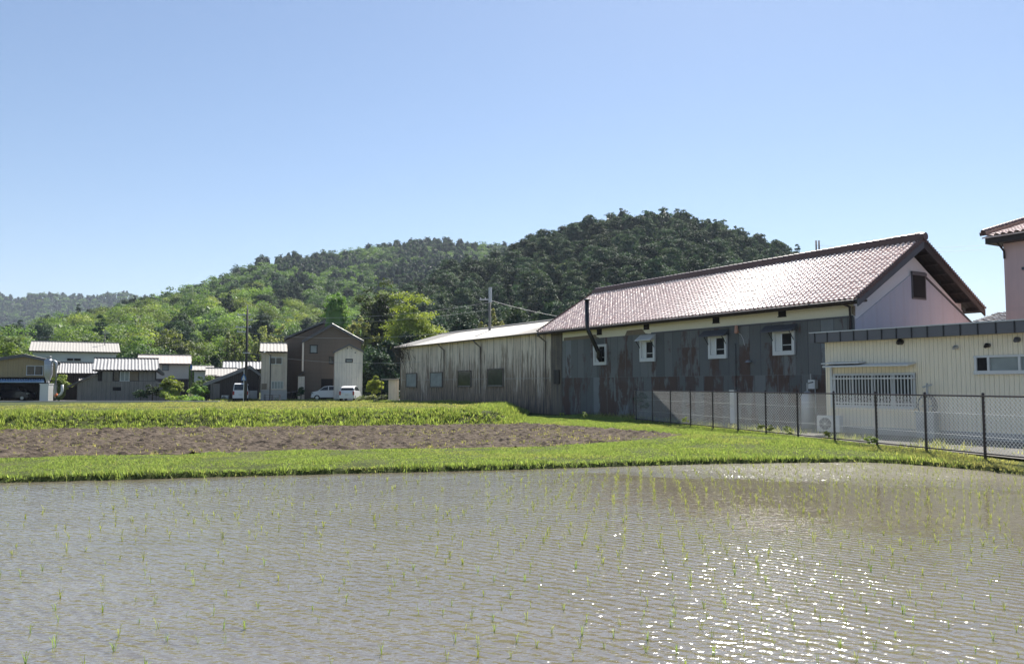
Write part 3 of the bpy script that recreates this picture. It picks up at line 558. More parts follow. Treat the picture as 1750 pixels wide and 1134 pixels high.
for i in np.argsort(Y_):
    px, t = PX_[i], T_[i]; pytop = 657 - (Z_[i] + 11 - EYE) / Y_[i] * F
    if pytop > HA['top'](px) + 12 or pytop > 640: continue
    pd = vnoise(np.array(X_[i] / 26), np.array(Y_[i] / 40), 5); dark = pd + (.20 if (px > 470 and t > .45) else 0) + (.12 if t > .93 else 0) + (.2 if (60 < px < 115 and t < .5) or (270 < px < 330 and t < .4) else 0) + r.uniform(-.16, .16)
    s = r.uniform(.7, 1.08); rz = r.uniform(0, 6.28)
    if dark > .70:
        if ne < 200 and Y_[i] < 420: place(ev[r.integers(4)], 'conifer_tree', X_[i], Y_[i], Z_[i], s, rz, 'dark conifer ' + zone_b(px, t), 'tree', GRP_BE, 1.05); ne += 1
        else: bulk.append((X_[i], Y_[i], Z_[i], s, 1, 0))
    else:
        if nb < 300: place(br[r.integers(5)], 'broadleaf_tree', X_[i], Y_[i], Z_[i], s, rz, 'round fresh green broadleaf tree ' + zone_b(px, t), 'tree', GRP_B); nb += 1
        else: bulk.append((X_[i], Y_[i], Z_[i], s, 0, r.random()))
X_, Y_, Z_, T_, PX_ = scatter(HC, -80, 400, 12.5, 9, 1.04); r = np.random.default_rng(90)
for i in range(len(X_)): bulk.append((X_[i], Y_[i], Z_[i], r.uniform(.9, 1.3), int(r.random() < .45), r.random()))
VV, QQ, CC = [], [], []; off = 0; r = np.random.default_rng(91)
for x, y, z, s, dk, m in bulk:
    far = y > 800; a = crown('dome' if dk else 'broad', 12 if dk else 10.5, 4.6 if dk else 5.6, 12 if far else 18, 20 if far else 36, 1.5 if far else .85, *(DARK if dk else (MID if m < .5 else BRIGHT)), r, .1, .40)
    hue = r.uniform(.8, 1.2); VV.append(a[0] * s + np.array([x, y, z])); QQ.append(a[1] + off); CC.append(a[2] * hue); off += len(a[0])
print('bulk', len(bulk), 'A', cntA, 'B', nb, ne)
tag(link('forest', npmesh('forest', np.concatenate(VV), np.concatenate(QQ), M['leaf'], np.concatenate(CC))), 'mixed wood covering the upper slopes of the left hill and the blue hills beyond', 'forest', kind='stuff')

# ------------------------------------------------------------------ grass
def blades(pts, n, hgt, wid, c0, c1, r, lean=.55, dry=None):
    m = len(pts); base = np.repeat(pts, n, 0); k = len(base)
    hh = np.repeat(hgt, n) * r.uniform(.45, 1.15, k); a = r.uniform(0, 6.28, k); le = hh * r.uniform(.1, lean, k); o = r.normal(0, .06, (k, 2)) * (np.repeat(hgt, n)[:, None] / .2)
    b = base.copy(); b[:, :2] += o; b[:, 2] -= .02
    d = np.stack([np.cos(a), np.sin(a)], 1); pr = np.stack([-np.sin(a + r.normal(0, .8, k)), np.cos(a)], 1); w = (wid * r.uniform(.6, 1.3, k))[:, None]
    p0 = b.copy(); p0[:, :2] -= pr * w; p1 = b.copy(); p1[:, :2] += pr * w; tip = b.copy(); tip[:, :2] += d * le[:, None]; tip[:, 2] += hh
    V = np.stack([p0, p1, tip], 1).reshape(-1, 3); mm = r.random((k, 1)); t = np.repeat(r.random(m), n)[:, None]
    c = np.array(c0) * (1 - mm) + np.array(c1) * mm; c = c * (.6 + .8 * t)
    if dry is not None: q = (r.random((k, 1)) < np.repeat(dry, n)[:, None]); c = np.where(q, np.array([.42, .37, .21]) * (.7 + .5 * mm), c)
    return V, np.arange(3 * k).reshape(k, 3), np.repeat(c, 3, 0)
def sample(x0, x1, y0, y1, dens, r): n = int((x1 - x0) * (y1 - y0) * dens); return r.uniform(x0, x1, n), r.uniform(y0, y1, n)
r = np.random.default_rng(40)
G1, G2 = (0.155, 0.21, 0.065), (0.36, 0.405, 0.165)
x, y = sample(-17, 15, 13.5, 46, 330, r); dw = poly_sd(paddy, x, y); dd = poly_sd(dirt, x, y); dr = poly_sd(raised, x, y); fs = fence_side(x, y)
inv_ = np.abs(x / y) < .68
k = (dw > .07) & (dd > -.10) & (dr > 0) & (fs < .15) & ((y < 36) | (x > -1)) & inv_ & (r.random(len(x)) > .25 * smooth(3, 9, dw)); x, y, dw, dd, fs = x[k], y[k], dw[k], dd[k], fs[k]
cl = fbm(x * .9, y * .9, 51); z = ground_h(x, y); h_ = (.03 + .11 * np.clip(cl - .22, 0, 1)) * (1 + .9 * (dw < .25)) * (1 + .5 * smooth(24, 32, y))
dryf = .06 + .75 * smooth(-1.6, -.3, fs) * smooth(25, 19, y) + .25 * (vnoise(x * .6, y * .6, 3) > .72)
A1 = blades(np.stack([x, y, z], 1), 8, h_, .009, G1, G2, r, .8, dryf)
tag(link('grass', npmesh('grass', A1[0], A1[1], M['blade'], A1[2])), 'bright green grass growing on the banks around the flooded paddy', 'grass', kind='stuff')
# weedy face and dry top of the raised field
x, y = sample(-30, 3, 32, 82, 60, r); dr = poly_sd(raised, x, y); k = (dr < .15) & (np.abs(x / y) < .68) & (r.random(len(x)) < np.where(dr > -2.2, 1.0, smooth(80, 36, y) * .35 + .22)); x, y, dr = x[k], y[k], dr[k]
z = ground_h(x, y); face = smooth(-4.5, -1.5, dr); cl = fbm(x * 1.1, y * 1.1, 61)
h_ = (.07 + .28 * np.clip(cl - .22, 0, 1)) * (.42 + .9 * face) * np.where(y > 45, 1.25, 1)
A2 = blades(np.stack([x, y, z], 1), 9, h_, .024, (0.15, .20, .06), (.33, .38, .14), r, .8, .66 - .60 * face)
tag(link('grass', npmesh('grass', A2[0], A2[1], M['blade'], A2[2])), 'green weeds and straw coloured grass covering the raised far field', 'grass', kind='stuff')
# sparse weeds on the soil and in the yard
x, y = sample(-20, 9, 19, 37, 22, r); dd = poly_sd(dirt, x, y); k = (dd < -.1) & (r.random(len(x)) < .12 + .4 * (vnoise(x * .5, y * .9, 8) > .55)); x, y = x[k], y[k]
A3 = blades(np.stack([x, y, np.full(len(x), .13)], 1), 5, np.full(len(x), .10), .012, (.12, .15, .03), (.22, .22, .07), r, 1.0, np.full(len(x), .55))
tag(link('weeds', npmesh('weeds', A3[0], A3[1], M['blade'], A3[2])), 'sparse weeds and straw scattered on the ploughed brown soil', 'weeds', kind='stuff')
x, y = sample(4, 18, 13, 46, 40, r); fs = fence_side(x, y); wd = vnoise(x * .8, y * .8, 18); k = (fs > .1) & (fs < 2.4) & (poly_sd(paddy, x, y) > .3) & (r.random(len(x)) < smooth(2.4, .1, fs) * (wd > .35)); x, y, fs = x[k], y[k], fs[k]
A4 = blades(np.stack([x, y, np.full(len(x), .25)], 1), 6, r.uniform(.08, .3, len(x)), .012, (.10, .13, .03), (.22, .22, .07), r, .8, np.full(len(x), .45))
tag(link('weeds', npmesh('weeds', A4[0], A4[1], M['blade'], A4[2])), 'dry weeds growing along the foot of the chain link fence', 'weeds', kind='stuff')

# ------------------------------------------------------------------ rice seedlings
def seedling(seed):
    r = np.random.default_rng(seed); V, T = [], []
    for k in range(r.integers(4, 7)):
        a = r.uniform(0, 6.28); h = r.uniform(.075, .15); o = r.normal(0, .008, 2); d = np.array([math.cos(a), math.sin(a)]); le = h * r.uniform(.15, .75); w = np.array([-d[1], d[0]]) * .0030
        pts = [(0, 0), (.35, .55), (.8, .92), (1.15, .95 - r.uniform(0, .25))]; n0 = len(V)
        for (q, zz), ww in zip(pts, (1, 1.1, .8, .1)):
            c = o + d * le * q; V += [(c[0] - w[0] * ww, c[1] - w[1] * ww, zz * h - .01 * (zz == 0)), (c[0] + w[0] * ww, c[1] + w[1] * ww, zz * h - .01 * (zz == 0))]
        for j in range(3): b = n0 + 2 * j; T.append((b, b + 1, b + 3, b + 2))
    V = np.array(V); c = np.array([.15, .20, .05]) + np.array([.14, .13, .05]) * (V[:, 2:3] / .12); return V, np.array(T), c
SD = [seedling(500 + k) for k in range(8)]; SM = [npmesh('rice_seedling', *SD[k][:2], M['blade'], SD[k][2]) for k in range(8)]
r = np.random.default_rng(41); rows = np.arange(3.5, 22, .32); cols_ = np.arange(-16, 14, .24); X_, Y_ = np.meshgrid(cols_, rows)
ang = R(-9); X_ = X_ + r.normal(0, .025, X_.shape); Y_ = Y_ + r.normal(0, .03, Y_.shape); xr = X_ * math.cos(ang) - Y_ * math.sin(ang) - 2; yr = X_ * math.sin(ang) + Y_ * math.cos(ang)
xr, yr = xr.ravel(), yr.ravel(); miss = vnoise(xr * .35, yr * .35, 77)
left = smooth(1.5, -2.0, xr)
k = (poly_sd(paddy, xr, yr) < -.45) & (np.abs(xr / yr) < .67) & (yr > 4.8) & (r.random(len(xr)) > .12 + .2 * (miss < .38) + .5 * left); xr, yr = xr[k], yr[k]
o_ = np.argsort(yr); xr, yr = xr[o_], yr[o_]; VV, QQ, CC = [], [], []; off = 0
for i in range(len(xr)):
    s = r.uniform(.40, .75); a = r.uniform(0, 6.28); q = r.integers(8)
    if i < 300:
        o = link('rice_seedling', SM[q]); o.location = (xr[i], yr[i], 0); o.scale = (s,) * 3; o.rotation_euler = (0, 0, a)
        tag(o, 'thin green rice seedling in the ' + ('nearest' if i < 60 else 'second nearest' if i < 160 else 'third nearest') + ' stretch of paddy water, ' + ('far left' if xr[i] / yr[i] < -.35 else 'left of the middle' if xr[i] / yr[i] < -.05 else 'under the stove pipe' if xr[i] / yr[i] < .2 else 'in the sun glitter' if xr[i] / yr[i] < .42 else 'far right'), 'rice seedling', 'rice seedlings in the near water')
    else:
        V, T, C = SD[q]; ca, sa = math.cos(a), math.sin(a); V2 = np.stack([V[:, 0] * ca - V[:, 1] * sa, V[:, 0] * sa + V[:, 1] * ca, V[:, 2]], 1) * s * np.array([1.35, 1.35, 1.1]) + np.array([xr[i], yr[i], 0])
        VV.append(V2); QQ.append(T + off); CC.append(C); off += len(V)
print('seedlings', len(xr))
tag(link('rice_seedlings', npmesh('rice_seedlings', np.concatenate(VV), np.concatenate(QQ), M['blade'], np.concatenate(CC))), 'rows of young rice seedlings reaching to the far side of the flooded paddy', 'rice', kind='stuff')

# ------------------------------------------------------------------ warehouse with tiled roof
AZ = R(30.9); uw = np.array([-math.sin(AZ), math.cos(AZ)]); RZW = math.atan2(uw[1], uw[0])
CW = np.array([XX(1462, 30.7), 30.7]); LW = hit(CW, uw, 944, 650)[0]
def wl(px, py, off=0.0): # on the long wall (local x, z)
    vout = np.array([-uw[1], uw[0]]); return hit(CW + vout * off, uw, px, py)
vout = np.array([-uw[1], uw[0]])   # local +y (towards the field)
GH = 0.25
W = 7.4; OV = 0.62; OG = 0.62
wh = thing('warehouse', 'long old warehouse with pale red tiled roof and rusty blue-grey iron walls', 'warehouse', (CW[0], CW[1], 0), RZW)
ze = wl(1462, 512)[1] + 0.02                         # wall top near the eave
zt, zb = wl(1462, 541)[1], GH
mb = MB(); wt = ze + 0.25; mb.box(0.02, LW, -W + .02, -0.02, 0, wt - .02); mb.build('core', M['plaster_white'], wh).name = 'wall'
mb = MB(); x2 = wl(962, 600)[0]; mb.box(-0.03, x2, 0, 0.045, zb - .1, zt); mb.build('lower_wall', M['rusty'], wh)
mb = MB(); mb.box(0.0, x2, -.01, 0.02, zt + .004, wt); mb.build('upper_wall', M['plaster'], wh)
mb = MB(); mb.box(x2 + .01, LW + .05, -.01, 0.06, zb - .1, wt); mb.build('end_wall', M['end_wall'], wh)
# broken plaster patch
def wpoly(pts, y0, y1, mat, name, parent):
    p = [wl(*q) for q in pts]; m_ = MB(); m_.prism([(a, b) for a, b in p], 'y', y0, y1); return m_.build(name, mat, parent)
wpoly([(964, 577), (1018, 571.5), (1020, 575), (1032, 580), (1068, 575), (1072, 565), (1098, 562), (1103, 569), (1112, 571), (1112, 572.8), (964, 585)], .01, .03, M['tan_board'], 'mud_patch', wh)
wpoly([(1457, 536), (1457, 524), (1462, 522), (1462, 540)], .01, .05, M['tan_board'], 'mud_patch', wh)
pz = wl(1200, 562)[1]
# ledge line between plaster and iron
mb = MB(); mb.box(0, wl(1115, 570)[0], .02, .09, zt - .02, zt + .05); mb.build('ledge', M['bargeboard'], wh)
slope = math.atan2(2.65, W / 2 + OV); tl = (W / 2 + OV) / math.cos(slope); zeav = wl(1468, 509, OV)[1]
zridge = zeav + (W / 2 + OV) * math.tan(slope)
mb = MB(); L2 = LW + OG + .1
mb.sheet((-OG, OV, zeav), (1, 0, 0), L2 + OG - .1, (0, -math.cos(slope), math.sin(slope)), tl, .235, .035, .22, .035, 6, .07)
mb.sheet((-OG, -W - OV, zeav), (1, 0, 0), L2 + OG - .1, (0, math.cos(slope), math.sin(slope)), tl - .01, .235, .035, .22, .035, 6, .07)
rf = mb.build('roof', M['tile_red'], wh)
mb = MB(); mb.box(-OG - .03, L2 + .02, -W / 2 - .13, -W / 2 + .13, zridge - .04, zridge + .17)
mb.box(-OG - .05, L2 + .04, -W / 2 - .17, -W / 2 + .17, zridge - .12, zridge - .03)
rg = mb.build('ridge', M['ridge_red'], rf)
mb = MB()
for i in range(int((L2 + OG) / .32)):
    x = -OG + i * .32; mb.tube([(x, -W / 2, zridge + .175), (x + .29, -W / 2, zridge + .185)], [.105, .12], 8)
mb.tube([(-OG - .12, -W / 2, zridge + .1), (-OG + .05, -W / 2, zridge + .1)], .17, 10); mb.build('ridge_cap', M['ridge_red'], rf)
# roof battens / eave board, bargeboards, soffit
mb = MB(); mb.box(-OG, L2 - .1, OV - .10, OV - .02, zeav - .20, zeav - .05); mb.box(-OG, L2 - .1, .03, OV - .11, zeav - .1, zeav - .04 + .02)
mb.build('eave_board', M['brown_eave'], rf)
mb = MB(); mb.tube([(-OG + .1, OV + .07, zeav - .10), (L2 - .2, OV + .07, zeav - .12)], .06, 8); mb.build('gutter', M['brown_eave'], rf)
for sgn, y0, y1 in ((1, OV, -W / 2), (-1, -W - OV, -W / 2)):
    for xg in (-OG - .04, L2 - .02):
        mb = MB(); mb.hexa([(xg, y0, zeav - .30), (xg + .06, y0, zeav - .30), (xg + .06, y0, zeav - .02), (xg, y0, zeav - .02)],
                           [(xg, y1, zridge - .36), (xg + .06, y1, zridge - .36), (xg + .06, y1, zridge - .05), (xg, y1, zridge - .05)])
        mb.build('bargeboard', M['bargeboard'] if sgn > 0 else M['brown_eave'], rf)
        mb = MB()
        for i in range(34):
            q = (i + .5) / 34; yy = y0 + (y1 - y0) * q; zz = zeav + (zridge - zeav) * q; mb.box(xg - .03 + (.0 if xg < 0 else .04), xg + .10, yy - .09, yy + .09, zz - .02, zz + .07)
        mb.build('verge_tile', M['ridge_red'], rf)
for i in range(7):
    q = (i + .5) / 7 * .95
    for a, b in ((OV, -W / 2), (-W - OV, -W / 2)):
        yy = a + (b - a) * q; zz = zeav + (zridge - zeav) * q; mb = MB(); mb.box(-OG + .03, 0, yy - .06, yy + .06, zz - .27, zz - .14); mb.build('purlin', M['brown_eave'], rf)
for y0, y1 in ((OV, -W / 2), (-W - OV, -W / 2)):
    mb = MB(); zo = .115; mb.hexa([(-OG + .02, y0, zeav - zo - .02), (L2, y0, zeav - zo - .02), (L2, y0, zeav - zo), (-OG + .02, y0, zeav - zo)], [(-OG + .02, y1, zridge - zo - .02), (L2, y1, zridge - zo - .02), (L2, y1, zridge - zo), (-OG + .02, y1, zridge - zo)]); mb.build('soffit', M['dark_wood'], rf)
# gable wall: white plaster triangle with grey sheet below and rim of plaster
def gw(px, py, off=0.0):                      # on the gable plane x = -off ; returns (local y, z)
    v = -vout; s, z = hit(CW - uw * off, v, px, py); return -s, z
apexz = zridge - .22
mb = MB(); gx0, gx1 = -.02, .03
mb.prism([(-.0, wt - .35), (-W / 2, wt - .35 + (W / 2) * math.tan(slope)), (-W, wt - .35), (-W, 0.0), (0, 0.0)], 'x', gx0, gx1); mb.build('gable_wall', M['plaster_white'], wh)
gp = [gw(1463, 545), gw(1558, 466.5), gw(1575, 466.5), gw(1658, 553)]
mb = MB(); mb.prism([gp[0], gp[1], gp[2], gp[3], (gp[3][0], .2), (0, .2), (0, gp[0][1])], 'x', -.06, -.021); mb.build('gable_sheet', M['gable_grey'], wh)
mb = MB()
mb.bar((-.07, gp[2][0], gp[2][1] - .1), (-.07, gp[3][0], gp[3][1] + .03), .07, .07); mb.build('trim', M['bargeboard'], wh)
a, b_ = gw(1556, 466), gw(1578, 511); wdw = None
mb = MB(); mb.box(-.10, -.05, a[0] + .06, b_[0] - .06, b_[1] - .04, a[1] + .06); hw = mb.build('window', M['bargeboard'], wh)
mb = MB(); mb.box(-.115, -.1005, a[0], b_[0] + .02, b_[1] + .03, a[1] - .10); mb.build('pane', M['dark'], hw)
mb = MB(); mb.box(-.14, -.116, a[0] + .08, b_[0] - .08, a[1] - .10, a[1] + .02); mb.build('frame', M['fascia'], hw)
# four deep-set windows
wins = [((1015, 588), (1037, 623)), ((1094, 580), (1120, 617)), ((1211, 573), (1243, 612)), ((1321, 565), (1359, 606))]
for i, (p, q) in enumerate(wins):
    x1, z1 = wl(p[0], p[1] + 1, .08); x0, z0 = wl(q[0], q[1] - 1, .08); z0b = wl(p[0], q[1] + 2, .08)[1]; x0, x1 = min(x0, x1), max(x0, x1); z0 = (z0 + z0b) / 2
    mb = MB(); t = .13
    mb.box(x0, x1, .046, .14, z0, z0 + t + .05); mb.box(x0, x1, .046, .14, z1 - t, z1); mb.box(x0, x0 + t, .046, .14, z0 + t + .05, z1 - t); mb.box(x1 - t, x1, .046, .14, z0 + t + .05, z1 - t)
    fr = mb.build('window', M['white_metal'], wh)
    xa, xb = x0 + t + (x1 - x0) * .0, x1 - t
    mb = MB(); xm = xa + (xb - xa) * .66; mb.box(xa, xm, .047, .062, z0 + t + .07, z1 - t); mb.build('pane', M['dark'], fr)
    mb = MB(); mb.box(xm + .003, xb, .047, .085, z0 + t + .06, z1 - t); mb.build('shutter', M['white_metal'], fr)
    mb = MB(); mb.box(xa, xm, .063, .085, z0 + t + .28, z0 + t + .31); mb.box(xm - .06, xm, .063, .1, z0 + t + .05, z1 - t); mb.build('sash', M['alu'], fr)
    if i > 0:
        over = (0, .05, .35, .45)[i]; dz = (0, .02, .06, .10)[i]
        mb = MB(); mb.hexa([(x0 - over * .3, .05, z1 + .02), (x1 + over, .05, z1 + .02), (x1 + over, .05, z1 + .26), (x0 - over * .3, .05, z1 + .26)],
                           [(x0 - over * .3, .42, z1 - .06), (x1 + over, .42, z1 - .06), (x1 + over, .42, z1 - .02), (x0 - over * .3, .42, z1 - .02)])
        mb.build('hood', M['white_metal'] if i == 1 else M['bargeboard'], fr)
        mb = MB(); mb.bar((x0 + .02, .40, z1 - .06), (x0 + .02, .10, z1 - .45), .025); mb.bar((x1 - .02, .40, z1 - .06), (x1 - .02, .10, z1 - .45), .025); mb.build('bracket', M['black_metal'], fr)
for p, q in (((1021, 562), (1029, 571)), ((1101, 553), (1110, 562)), ((1219, 540), (1230, 551)), ((1331, 528), (1344, 540))):
    x1, z1 = wl(*p); x0, z0 = wl(*q); z1 = z0 + .28; vt = MB(); vt.box(x0, x1, .021, .05, z0, z1); vv = vt.build('vent', M['dark'], wh)
    mb = MB(); mb.box(x0 - .03, x1 + .03, .02, .07, z1, z1 + .03); mb.box(x0 - .03, x1 + .03, .02, .07, z0 - .03, z0); mb.build('frame', M['brown_eave'], vv)
# small pink lamp on the wall, meter, pipes, down pipe
x0, z0 = wl(1259, 563, .2); mb = MB(); mb.lathe([(.05, 0), (.10, .05), (.07, .35), (.03, .38)], (x0, .22, z0 - .18), 10); mb.bar((x0, .05, z0 - .1), (x0, .25, z0 - .1), .03); mb.build('wall_lamp', M['pink_plastic'], wh)
mb = MB(); q = [wl(1262, 568), wl(1268, 572), wl(1272, 580), wl(1274, 590)]; mb.tube([(a_, .06, b2) for a_, b2 in q], .012, 5); mb.build('cable', M['white_metal'], wh)
x0, z0 = wl(1280, 619, .15); mb = MB(); mb.lathe([(.16, 0), (.10, .06), (.03, .10)], (x0, .2, z0), 12); mb.bar((x0, .05, z0 + .05), (x0, .2, z0 + .08), .03); mb.build('lamp', M['alu'], wh)
mb = MB(); q = [wl(1439, 512, .5), wl(1441, 519, .4), wl(1452, 524, .12), wl(1453, 545, .12), wl(1453, 600, .12)]; ys_ = [.55, .45, .12, .12, .12]
mb.tube([(a_, yy, b2) for (a_, b2), yy in zip(q, ys_)], .05, 8); mb.build('downpipe', M['brown_eave'], wh)
x0, z0 = wl(1258, 575); mb = MB(); mb.tube([(x0, .08, z0 - .3), (x0, .08, 1.0)], .03, 6); mb.build('pipe', M['rusty'], wh)
# stove pipe through window 1
fl = thing('flue_pipe', 'black stove pipe rising from the leftmost warehouse window past the eave', 'stove pipe', (0, 0, 0))
def wp(px, py, off): s, z = wl(px, py, off); q = CW + uw * s + vout * off; return (q[0], q[1], z)
mb = MB(); mb.tube([wp(1003, 512, 1.0), wp(1003.5, 559, 1.0), wp(1006, 566, .95), wp(1022, 600, .45), wp(1024, 606, .30)], .115, 12); mb.build('pipe', M['black_metal'], fl, True)
mb = MB(); c = wp(1003, 512, 1.0); mb.lathe([(.12, -.05), (.20, -.02), (.20, .02), (.05, .07)], c, 14); mb.build('cap', M['black_metal'], fl)
mb = MB(); mb.tube([wp(1024, 598, .42), wp(1024, 610, .34), wp(1027, 616, .2)], [.15, .17, .13], 10); mb.tube([wp(1024, 606, .2), wp(1029, 606, .02)], .12, 10); mb.build('elbow', M['black_metal'], fl)
mb = MB(); mb.bar(wp(1004, 562, 1.0), wp(1012, 559, .1), .02); mb.bar(wp(1014, 585, .7), wp(1009, 588, .1), .02); mb.build('stay', M['black_metal'], fl)

# ------------------------------------------------------------------ long weathered shed
us = uw; CS = CW + uw * LW + vout * 0.03
sh = thing('long_shed', 'long shed with grimy streaked cream walls and pale corrugated roof', 'shed', (CS[0], CS[1], 0), RZW)
LS = hit(CS, us, 684, 640)[0]; def_ = hit(CS, us, 690, 595)[1]; zse = hit(CS, us, 700, 593.5)[1]; WS = 8.6
def sl(px, py, off=0.0): return hit(CS + vout * off, us, px, py)
zse2 = sl(940, 566)[1]; zs = (zse + zse2) / 2
mb = MB(); mb.box(.02, LS, -WS, 0, 0, zs); mb.build('wall', M['shed_wall'], sh)
mb = MB(); hg = sl(755, 573)[1]; rise = 1.30; sls = math.atan2(rise, WS / 2 + .35); tls = (WS / 2 + .35) / math.cos(sls)
mb.prism([(0, zs), (-WS / 2, zs + rise - .25), (-WS, zs)], 'x', .05, LS); mb.build('gable_wall', M['shed_wall'], sh)
mb = MB(); mb.sheet((-.05, .35, zs + .05), (1, 0, 0), LS + .65, (0, -math.cos(sls), math.sin(sls)), tls, .16, .028, 0, 0, 5, .03, sag=.10)
mb.sheet((-.05, -WS - .35, zs + .05), (1, 0, 0), LS + .65, (0, math.cos(sls), math.sin(sls)), tls, .16, .028, 0, 0, 5, .03, sag=.10); rs = mb.build('roof', M['slate_shed'], sh)
mb = MB(); mb.tube([(-.05, -WS / 2, zs + .05 + rise), (LS + .6, -WS / 2, zs + .05 + rise)], .09, 8); mb.build('ridge', M['slate'], rs)
for p, q, gm in (((695, 637.5), (713, 661), 'glass_pale'), ((736, 636), (757, 661), 'glass_pale'), ((783.5, 633.5), (806, 660), 'glass_green'), ((834.5, 630), (861, 659.5), 'glass_green')):
    x1, z1 = sl(*p); x0, z0 = sl(*q); mb = MB(); mb.box(x0, x1, 0, .05, z0, z1); wf = mb.build('window', M['grey_wood'], sh)
    mb = MB(); mb.box(x0 + .09, x1 - .09, .045, .06, z0 + .07, z1 - .07); mb.build('pane', M[gm], wf)
    mb = MB(); mb.box(x0 - .02, x1 + .02, .05, .10, z0 - .05, z0); mb.box(x0, x0 + .06, .05, .09, z0, z1); mb.box(x1 - .06, x1, .05, .09, z0, z1); mb.box(x0, x1, .05, .1, z1 - .05, z1 + .01); mb.build('frame', M['end_wall'], wf)
for px in (761, 823, 935):
    x0 = sl(px, 620)[0]; mb = MB(); mb.tube([(x0 + .5, .42, zs - .02), (x0 + .4, .35, zs - .2), (x0, .12, zs - .55), (x0, .12, .3)], .055, 7); mb.build('downpipe', M['end_wall'], sh)
mb = MB(); mb.tube([(0, .42, zs), (LS + .2, .42, zs - .04)], .05, 7); mb.build('gutter', M['end_wall'], sh)
x0, z0 = sl(950, 653); mb = MB(); mb.box(-.9, -.35, .04, .12, z0 - .1, z0 + .75); mb.build('hatch', M['dark_wood'], sh)
# dry vine over the far corner
r = np.random.default_rng(12); mb = MB()
for k in range(46):
    x0 = LS + .4 - abs(r.normal(0, 1.6)); y0 = .38 + r.uniform(0, .1); pts = [(x0, y0 - .5 * r.random(), zs + .15)]; z = zs + r.uniform(0, .25)
    for j in range(5): x0 += r.normal(0, .22); z -= r.uniform(.05, .55); pts.append((x0, .12 + .3 * (j < 1) + r.uniform(0, .1), z))
    mb.tube(pts, .014, 3, cap=False)
vn = mb.build('dry_vine', M['bark']); vn.parent = None; vn.location = (CS[0], CS[1], 0); vn.rotation_euler = (0, 0, RZW); tag(vn, 'leafless brown creeper hanging over the far corner of the long shed', 'creeper')

# ------------------------------------------------------------------ cream ribbed annexe with flat roof
AC_ = R(33.3); uc = np.array([-math.sin(AC_), math.cos(AC_)]); CC0 = np.array([XX(1411, 29.0), 29.0]); RZC = math.atan2(-uc[1], -uc[0])
# local +x runs toward the viewer, local +y = into the building
xin = -uc; yin = np.array([-xin[1], xin[0]])
cb = thing('annexe_building', 'low cream ribbed-metal building with flat roof and grey fascia', 'building', (CC0[0], CC0[1], 0), RZC)
def cl_(px, py, off=0.0): s, z = hit(CC0 - yin * off, xin, px, py); return s, z
LC = 14.0; DC = 5.2; zf = cl_(1412, 584)[1]
mb = MB(); mb.box(0, LC, 0, DC, GH + .25, zf + .03); mb.build('wall', M['cream_rib'], cb)
mb = MB(); mb.box(-.02, LC, -.03, DC, 0, GH + .25); mb.build('foundation', M['concrete'], cb)
zf1 = cl_(1406, 568.3, .35)[1]; zf0 = cl_(1406, 584.5, .35)[1]
mb = MB(); mb.box(-.36, LC + .3, -.35, DC + .35, zf0, zf1); rf2 = mb.build('roof', M['fascia'], cb)
for i in range(28): x0 = -.18 + .52 * i; mb = MB(); mb.box(x0, x0 + .035, -.375, -.351, zf0 - .01, zf1 + .03); mb.build('seam', M['fascia_rib'], rf2)
mb = MB(); mb.box(-.39, LC, -.385, -.30, zf1 + .002, zf1 + .035); mb.build('edge_trim', M['alu'], rf2)
# barred window
(x0, z1), (x1, z0) = cl_(1425, 637), cl_(1567, 697.5); z1 = cl_(1490, 637.5)[1]
mb = MB(); mb.box(x0, x1, -.03, -.001, z0, z1); wf = mb.build('window', M['glass'], cb); n = 4
mb = MB(); mb.box(x0, x1, -.07, -.031, z1 - .07, z1); mb.box(x0, x1, -.07, -.031, z0, z0 + .07)
for i in range(5): xx = x0 + (x1 - x0 - .07) * i / 4; mb.box(xx, xx + .07, -.07, -.031, z0 + .07, z1 - .07)
mb.build('frame', M['white_metal'], wf)
mb = MB(); nb_ = 26
for i in range(nb_): xx = x0 + .05 + (x1 - x0 - .1) * i / (nb_ - 1); mb.box(xx - .014, xx + .014, -.20, -.17, z0 - .05, z1 - .08)
for zz in (z0 - .02, z0 + .12, z1 - .2): mb.box(x0 - .02, x1 + .02, -.22, -.201, zz, zz + .045)
for xx in (x0, x1): mb.box(xx - .02, xx + .02, -.2, -.03, z0, z0 + .03); mb.box(xx - .02, xx + .02, -.2, -.03, z1 - .2, z1 - .17)
mb.build('window_bars', M['white_metal'], wf)
mb = MB(); za = cl_(1480, 622)[1]; mb.hexa([(x0 - .12, -.01, za - .02), (x1 + .02, -.01, za - .02), (x1 + .02, -.01, za + .03), (x0 - .12, -.01, za + .03)], [(x0 - .12, -.5, za - .10), (x1 + .02, -.5, za - .10), (x1 + .02, -.5, za - .05), (x0 - .12, -.5, za - .05)])
mb.build('window_hood', M['white_metal'], cb)
mb = MB(); xs_ = cl_(1480, 622)[0]; mb.hexa([(x0 - .2, -.02, za + .05), (xs_, -.02, za + .05), (xs_, -.02, za + .10), (x0 - .2, -.02, za + .10)], [(x0 - .2, -.45, za + .02), (xs_, -.45, za + .02), (xs_, -.45, za + .06), (x0 - .2, -.45, za + .06)]); mb.build('shutter_box', M['white_metal'], cb)
mb = MB(); mb.box(x0 - .10, x0 - .03, -.09, -.001, z0 - .02, za - .02); mb.build('side_post', M['white_metal'], cb)
